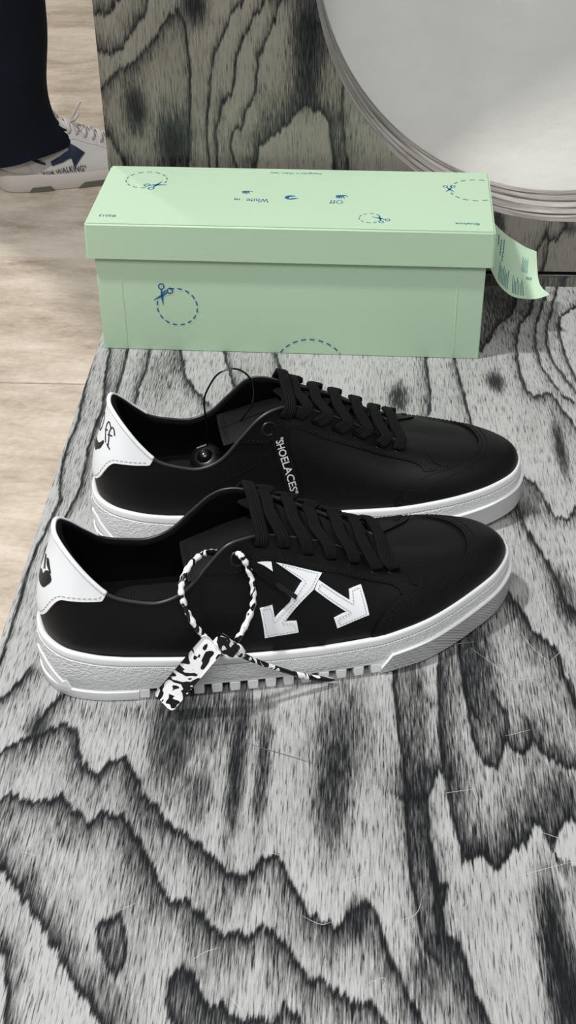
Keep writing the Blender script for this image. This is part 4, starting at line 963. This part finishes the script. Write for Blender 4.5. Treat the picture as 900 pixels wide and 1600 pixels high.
for i, P in enumerate([blob(np.array([(-1.3, .2), (-.9, .9), (-.1, 1.2), (.9, 1.0), (1.1, .8), (.2, .55), (-.4, .1), (-.2, -.5), (.5, -.2), (1.7, -.35), (1., -.75), (-.1, -1.), (-1., -.6)])*.0040+[.1650, .0570])]): top_print('lips_print', [P], inkm)

# folded label sticking out of the lid
lab = NT('mint paper label'); mL = lab.set(rgb(184, 210, 183), .55, .3)
A_ = np.array([[(.3370, .035, .0785), (.3436, .035, .0640), (.352, .035, .0495), (.3635, .035, .0395), (.375, .035, .0368), (.386, .035, .0370), (.397, .034, .0415)],
               [(.3380, .052, .0860), (.3452, .052, .0710), (.354, .052, .0570), (.3650, .052, .0475), (.375, .052, .0430), (.383, .052, .0415), (.390, .0515, .0425)],
               [(.3390, .070, .0950), (.3470, .070, .0800), (.3570, .070, .0680), (.3680, .070, .0590), (.377, .070, .0540), (.3845, .070, .0515), (.3885, .070, .0505)],
               [(.3395, .087, .1000), (.3480, .087, .0860), (.3590, .087, .0750), (.3700, .087, .0675), (.379, .087, .0620), (.3865, .087, .0590), (.3890, .087, .0580)]])
rows = np.stack([catmull(r, 40) for r in A_]); pap = np.stack([catmull(rows[:, i], 16) for i in range(40)])      # (40 out, 16 across)
def papp(a, b, lift=0):
    x = np.clip(np.asarray(a, float), 0, 1)*39; y = np.clip(np.asarray(b, float), 0, 1)*15; i = np.clip(x.astype(int), 0, 38); j = np.clip(y.astype(int), 0, 14); u, v = (x-i)[..., None], (y-j)[..., None]
    P = (pap[i, j]*(1-u)+pap[i+1, j]*u)*(1-v)+(pap[i, j+1]*(1-u)+pap[i+1, j+1]*u)*v
    n = np.cross(pap[i+1, j]-pap[i, j], pap[i, j+1]-pap[i, j]); n /= np.linalg.norm(n, axis=-1)[..., None]; return P+n*lift
label = empty('paper_label', (.36, .06, 0), 0, 'curled mint green printed paper label sticking out from the right side of the box', 'label')
a, b = np.meshgrid(np.linspace(0, 1, 40), np.linspace(0, 1, 16), indexing='ij'); T0 = papp(a.ravel(), b.ravel(), .0001); B0 = papp(a.ravel(), b.ravel(), -.00015)
per = [i*16 for i in range(40)]+[39*16+j for j in range(1, 16)]+[i*16+15 for i in range(38, -1, -1)]+[j for j in range(14, 0, -1)]
F = grid_faces(40, 16)+[tuple(640+q for q in f[::-1]) for f in grid_faces(40, 16)]+[(per[i], per[i]+640, per[(i+1) % len(per)]+640, per[(i+1) % len(per)]) for i in range(len(per))]
addw('paper', np.vstack([T0, B0]), F, mL, label)
rng = random.Random(8); parts = []
def pl_(a0, b0, b1, w, wig=0):
    n = 14; bb = np.linspace(b0, b1, n); aa = np.full(n, a0)+(wig*np.sin(np.arange(n)*2.7) if wig else 0); P = papp(aa, bb, .0003); Q = papp(aa+w, bb, .0003)
    return (np.vstack([P, Q]), [(i, i+1, n+i+1, n+i) for i in range(n-1)])
for a0, b0, b1, w, g in [(.17, .10, .62, .022, .004), (.24, .62, .85, .012, .01), (.28, .50, .80, .012, .008), (.32, .45, .86, .012, .006)]: parts.append(pl_(a0, b0, b1, w, g))
for i in range(7): parts.append(pl_(.30+i*.022, .06, .42-.03*(i % 3), .009))
for i in range(8): parts.append(pl_(.50+i*.022, .06, .40-.04*(i % 3), .009))
for i in range(5): parts.append(pl_(.62+i*.024, .52, .78-.05*(i % 2), .009))
for i in range(4): parts.append(pl_(.72+i*.03, .42, .47, .016))
v, f, u = merge([(p[0], p[1]) for p in parts]); ro = addw('fine_print', v, f, inkt, label); ro['kind'] = 'stuff'

# ------------------------------------------------------------------ person beyond the platform
PA, PH = radians(20), (-.452, 1.315)
person = empty('person', (PH[0], PH[1], FZ), PA, 'person in navy trousers and white sneaker with navy arrow, standing on the stone floor', 'person')
M['white_worn'] = simple('worn white leather', rgb(196, 194, 192), .5, .35, 120, .3, .0012)
M['navy_l'] = simple('navy leather', rgb(24, 36, 58), .5, .3)
t = NT('navy cloth'); t.bump(t.noise(t.coord('Object', (300, 300, 300)), 1, 2), .3, .0006); M['navy'] = t.set(t.mix(t.noise(t.coord(), 14, 2), rgb(6, 10, 22), rgb(12, 18, 34)), .85, .2)
soleM = simple('white rubber, greyed', rgb(188, 182, 176), .55, .3); insM = simple('olive grey rubber', rgb(98, 98, 88), .6, .3)
PC = 1.0
def pshoe(dx, dy, m, rz=0.):
    def pm(V):
        V = np.array(V, float)*[1.0, 1.08 * (-1 if m else 1), 1.0]; c_, s_ = cos(rz), sin(rz)
        return np.stack([V[:, 0]*c_-V[:, 1]*s_+dx, V[:, 0]*s_+V[:, 1]*c_+dy, V[:, 2]], 1)
    fl2 = lambda F: [f[::-1] for f in F] if m else F
    S = np.linspace(0, NK, 181)[:-1]; v = np.linspace(0, 1, 24); SS, VV = np.meshgrid(S, v, indexing='ij'); P = S_pos(SS.ravel(), VV.ravel()).reshape(180, 24, 3)
    N = S_nrm(SS.ravel(), np.clip(VV.ravel(), .02, .98)).reshape(180, 24, 3); inn = (P-N*.004)[:, ::-1]
    up = obj('sneaker', mesh('sneaker', pm(np.concatenate([P, inn], 1).reshape(-1, 3)), fl2(grid_faces(180, 48, True)), M['white_worn']), person, label='white leather sneaker with a navy arrow')
    x = cr_eval(BASE, np.mod(-S, NK))[:, 0]; zb, zt = sole_bot(x), sole_top(x); o_ = np.ones(180)
    R = np.stack([sole_ring(S, q*o_, z) for q, z in ((-.01, zt-.002), (-.001, zt), (.002, zt-.004), (.0055, zb+.010), (.004, zb+.0012), (0, zb), (-.02, zb))], 1).reshape(-1, 3)
    F = grid_faces(180, 7, True, flip=True); R = np.vstack([R, [[.15, 0, .002]]]); F += [(i*7+6, ((i+1) % 180)*7+6, 1260) for i in range(180)]
    obj('sole', mesh('sole', pm(R), fl2(F), soleM, True, 50), up)
    for sg in (-1, 1):
        for P_ in ([(4.1, .0), (4.5, .30), (6.6, .32), (7.1, .0)], [(10.0, .0), (10.8, .36), (14.8, .36), (15.5, .0)]):
            P_ = [(sg*a_, b_) for a_, b_ in P_]
            v_, f_, u_ = poly_patch([P_], lambda p, l: sole_ring(p[:, 0], .0056+l, .0005+.030*p[:, 1]), (.2, .2), (-.003, .0012)); obj('sole_inset', mesh('sole_inset', pm(v_), fl2(f_), insM, True, 45), up)
    def lp(name, P_, mat, lift, parent=up):
        v_, f_, u_ = poly_patch([P_], lambda p, l: S_off(p, l), (.2, .06), (-.0004, lift)); obj(name, mesh(name, pm(v_), fl2(f_), mat, True, 45), parent)
    for sg in (1, -1):
        k_ = lambda P_: P_ if sg == 1 else neg(P_)
        lp('eyestay', k_(smooth_poly(EYE, 4)), M['white_worn'], .0014)
        lp('heel_panel', k_([(-.3, 0), (-4.6, 0), (-4.5, .35), (-3.9, .60), (-2.6, .68), (-.3, .72)]), M['white_worn'], .0012)
    lp('toe_overlay', smooth_poly(MUD, 4), M['white_worn'], .0016)
    lp('arrow_emblem', [(-7.2, .36), (-8.6, .33), (-9.8, .38), (-9.85, .16), (-11.55, .46), (-10.1, .74), (-9.8, .56), (-8.6, .50), (-7.2, .52)], M['navy_l'], .0022)
    lp('arrow_emblem', [(-4.8, .72), (-6.5, .46), (-6.5, .58), (-5.2, .86)], M['navy_l'], .0022)
    tv, tf = text_polys('"FOR WALKING"', 1., .01); q = tv/np.ptp(tv[:, 0]); P2 = np.stack([-8.4-q[:, 0]*5.6, .13+q[:, 1]*1.25*1.1], 1); obj('side_lettering', mesh('side_lettering', pm(S_off(P2, .0027)), fl2([f_ for f_ in tf]), M['print_dark'], False), up)
    for i in range(7):
        a_, b_ = EYELETS[i]; A0 = S_off(np.array([[a_, b_]]), .001)[0]; B0_ = S_off(np.array([[-a_, b_]]), .001)[0]; mid = (A0+B0_)/2+[0, 0, .014]
        V, F, u_ = sweep(catmull([A0, A0*[1, .85, 1]+[0, 0, .007], mid, B0_*[1, .85, 1]+[0, 0, .007], B0_], 20), lace_profile(.0075, .003, 3, 16), up=(.2, 0, 1)); obj('lace', mesh('lace', pm(V), fl2(F), simple('grey lace', rgb(176, 174, 170), .8) if i == 0 else bpy.data.materials['grey lace'], True), up)
    tg = catmull([(.222, 0, .060), (.19, 0, .078), (.16, 0, .095), (.135, 0, .108), (.118, 0, .118)], 20); V, F, u_ = sweep(tg, [(-.02, -.003), (0, .002), (.02, -.003), (.02, -.006), (0, -.002), (-.02, -.006)], up=(0, 0, 1)); obj('tongue', mesh('tongue', pm(V), fl2(F), M['white_worn']), up)
    for bow in ([(.150, -.004, .112), (.160, -.020, .128), (.150, -.030, .122), (.146, -.012, .112)], [(.150, .004, .112), (.165, .010, .132), (.172, .022, .134)]):
        V, F, u_ = sweep(catmull(bow, 20), circ(.0022, 6)); obj('lace', mesh('lace', pm(V), fl2(F), bpy.data.materials['grey lace']), up)
pshoe(0, 0, False); pshoe(-.16, .22, True, .15)
def leg(dx, dy, hip):
    prof = [(.058, 0, .066, .078, .062), (.060, 0, .082, .072, .060), (.056, 0, .12, .062, .057), (.052, 0, .18, .061, .057), (.058, 0, .30, .066, .062), (.050, 0, .45, .076, .070), (.02, 0, .60, .088, .080), (hip[0]*.6, hip[1]*.5, .78, .098, .09), (hip[0], hip[1], .92, .105, .10)]
    V = []; n = 40; K = catmull(np.array(prof), 70)
    for i, (x, y, z, rx, ry) in enumerate(K):
        for k in range(n):
            a = 2*pi*k/n; f = 1+.018*sin(3*a+z*26)+.022*sin(2*a-z*40)*max(0, 1-z/.5); low = max(0, .12-z)
            V.append((dx+x+rx*f*cos(a)+low*.35*(cos(a) > 0)*cos(a), dy+y+ry*f*sin(a), z+(-.020*max(0, -cos(a))+.012*max(0, cos(a)))*min(1, low*25)))
    cx_ = sum(p[0] for p in V[:n])/n; cy_ = sum(p[1] for p in V[:n])/n; inner = [(cx_+(x-cx_)*.95, cy_+(y-cy_)*.95, z-.058) for x, y, z in V[:n]]
    return V+[(x, y, z+.06) for x, y, z in inner], [(k, (k+1) % n, n*70+(k+1) % n, n*70+k) for k in range(n)]+grid_faces(70, n, False, True, flip=True)
l1 = leg(0, 0, (-.03, .07)); l2 = leg(-.16, .22, (.08, -.07)); v, f, u = merge([l1, l2])
hipV = []; n = 40
for z, rx, ry in ((.86, .13, .175), (.93, .135, .18), (1.02, .125, .17), (1.08, .115, .155)):
    for k in range(n): a = 2*pi*k/n; hipV.append((-.07+rx*cos(a), .11+ry*sin(a), z))
v, f, u = merge([(v, f), (hipV, grid_faces(4, n, False, True)+[tuple(range(n)), tuple(3*n+k for k in range(n))])])
obj('trousers', mesh('trousers', v, f, M['navy']), person, label='navy trousers')

# shop walls far behind, out of the picture
wm = simple('painted shop wall', rgb(206, 203, 197), .8, .3)
for nm, b in (('wall_back', (-4, 4, 6.9, 7, FZ, 2.7)), ('wall_left', (-4.1, -4, -3, 7, FZ, 2.7)), ('wall_right', (4, 4.1, -3, 7, FZ, 2.7))):
    V, F = box_vf(*b); obj(nm, mesh(nm, V, F, wm, False), kind='structure')
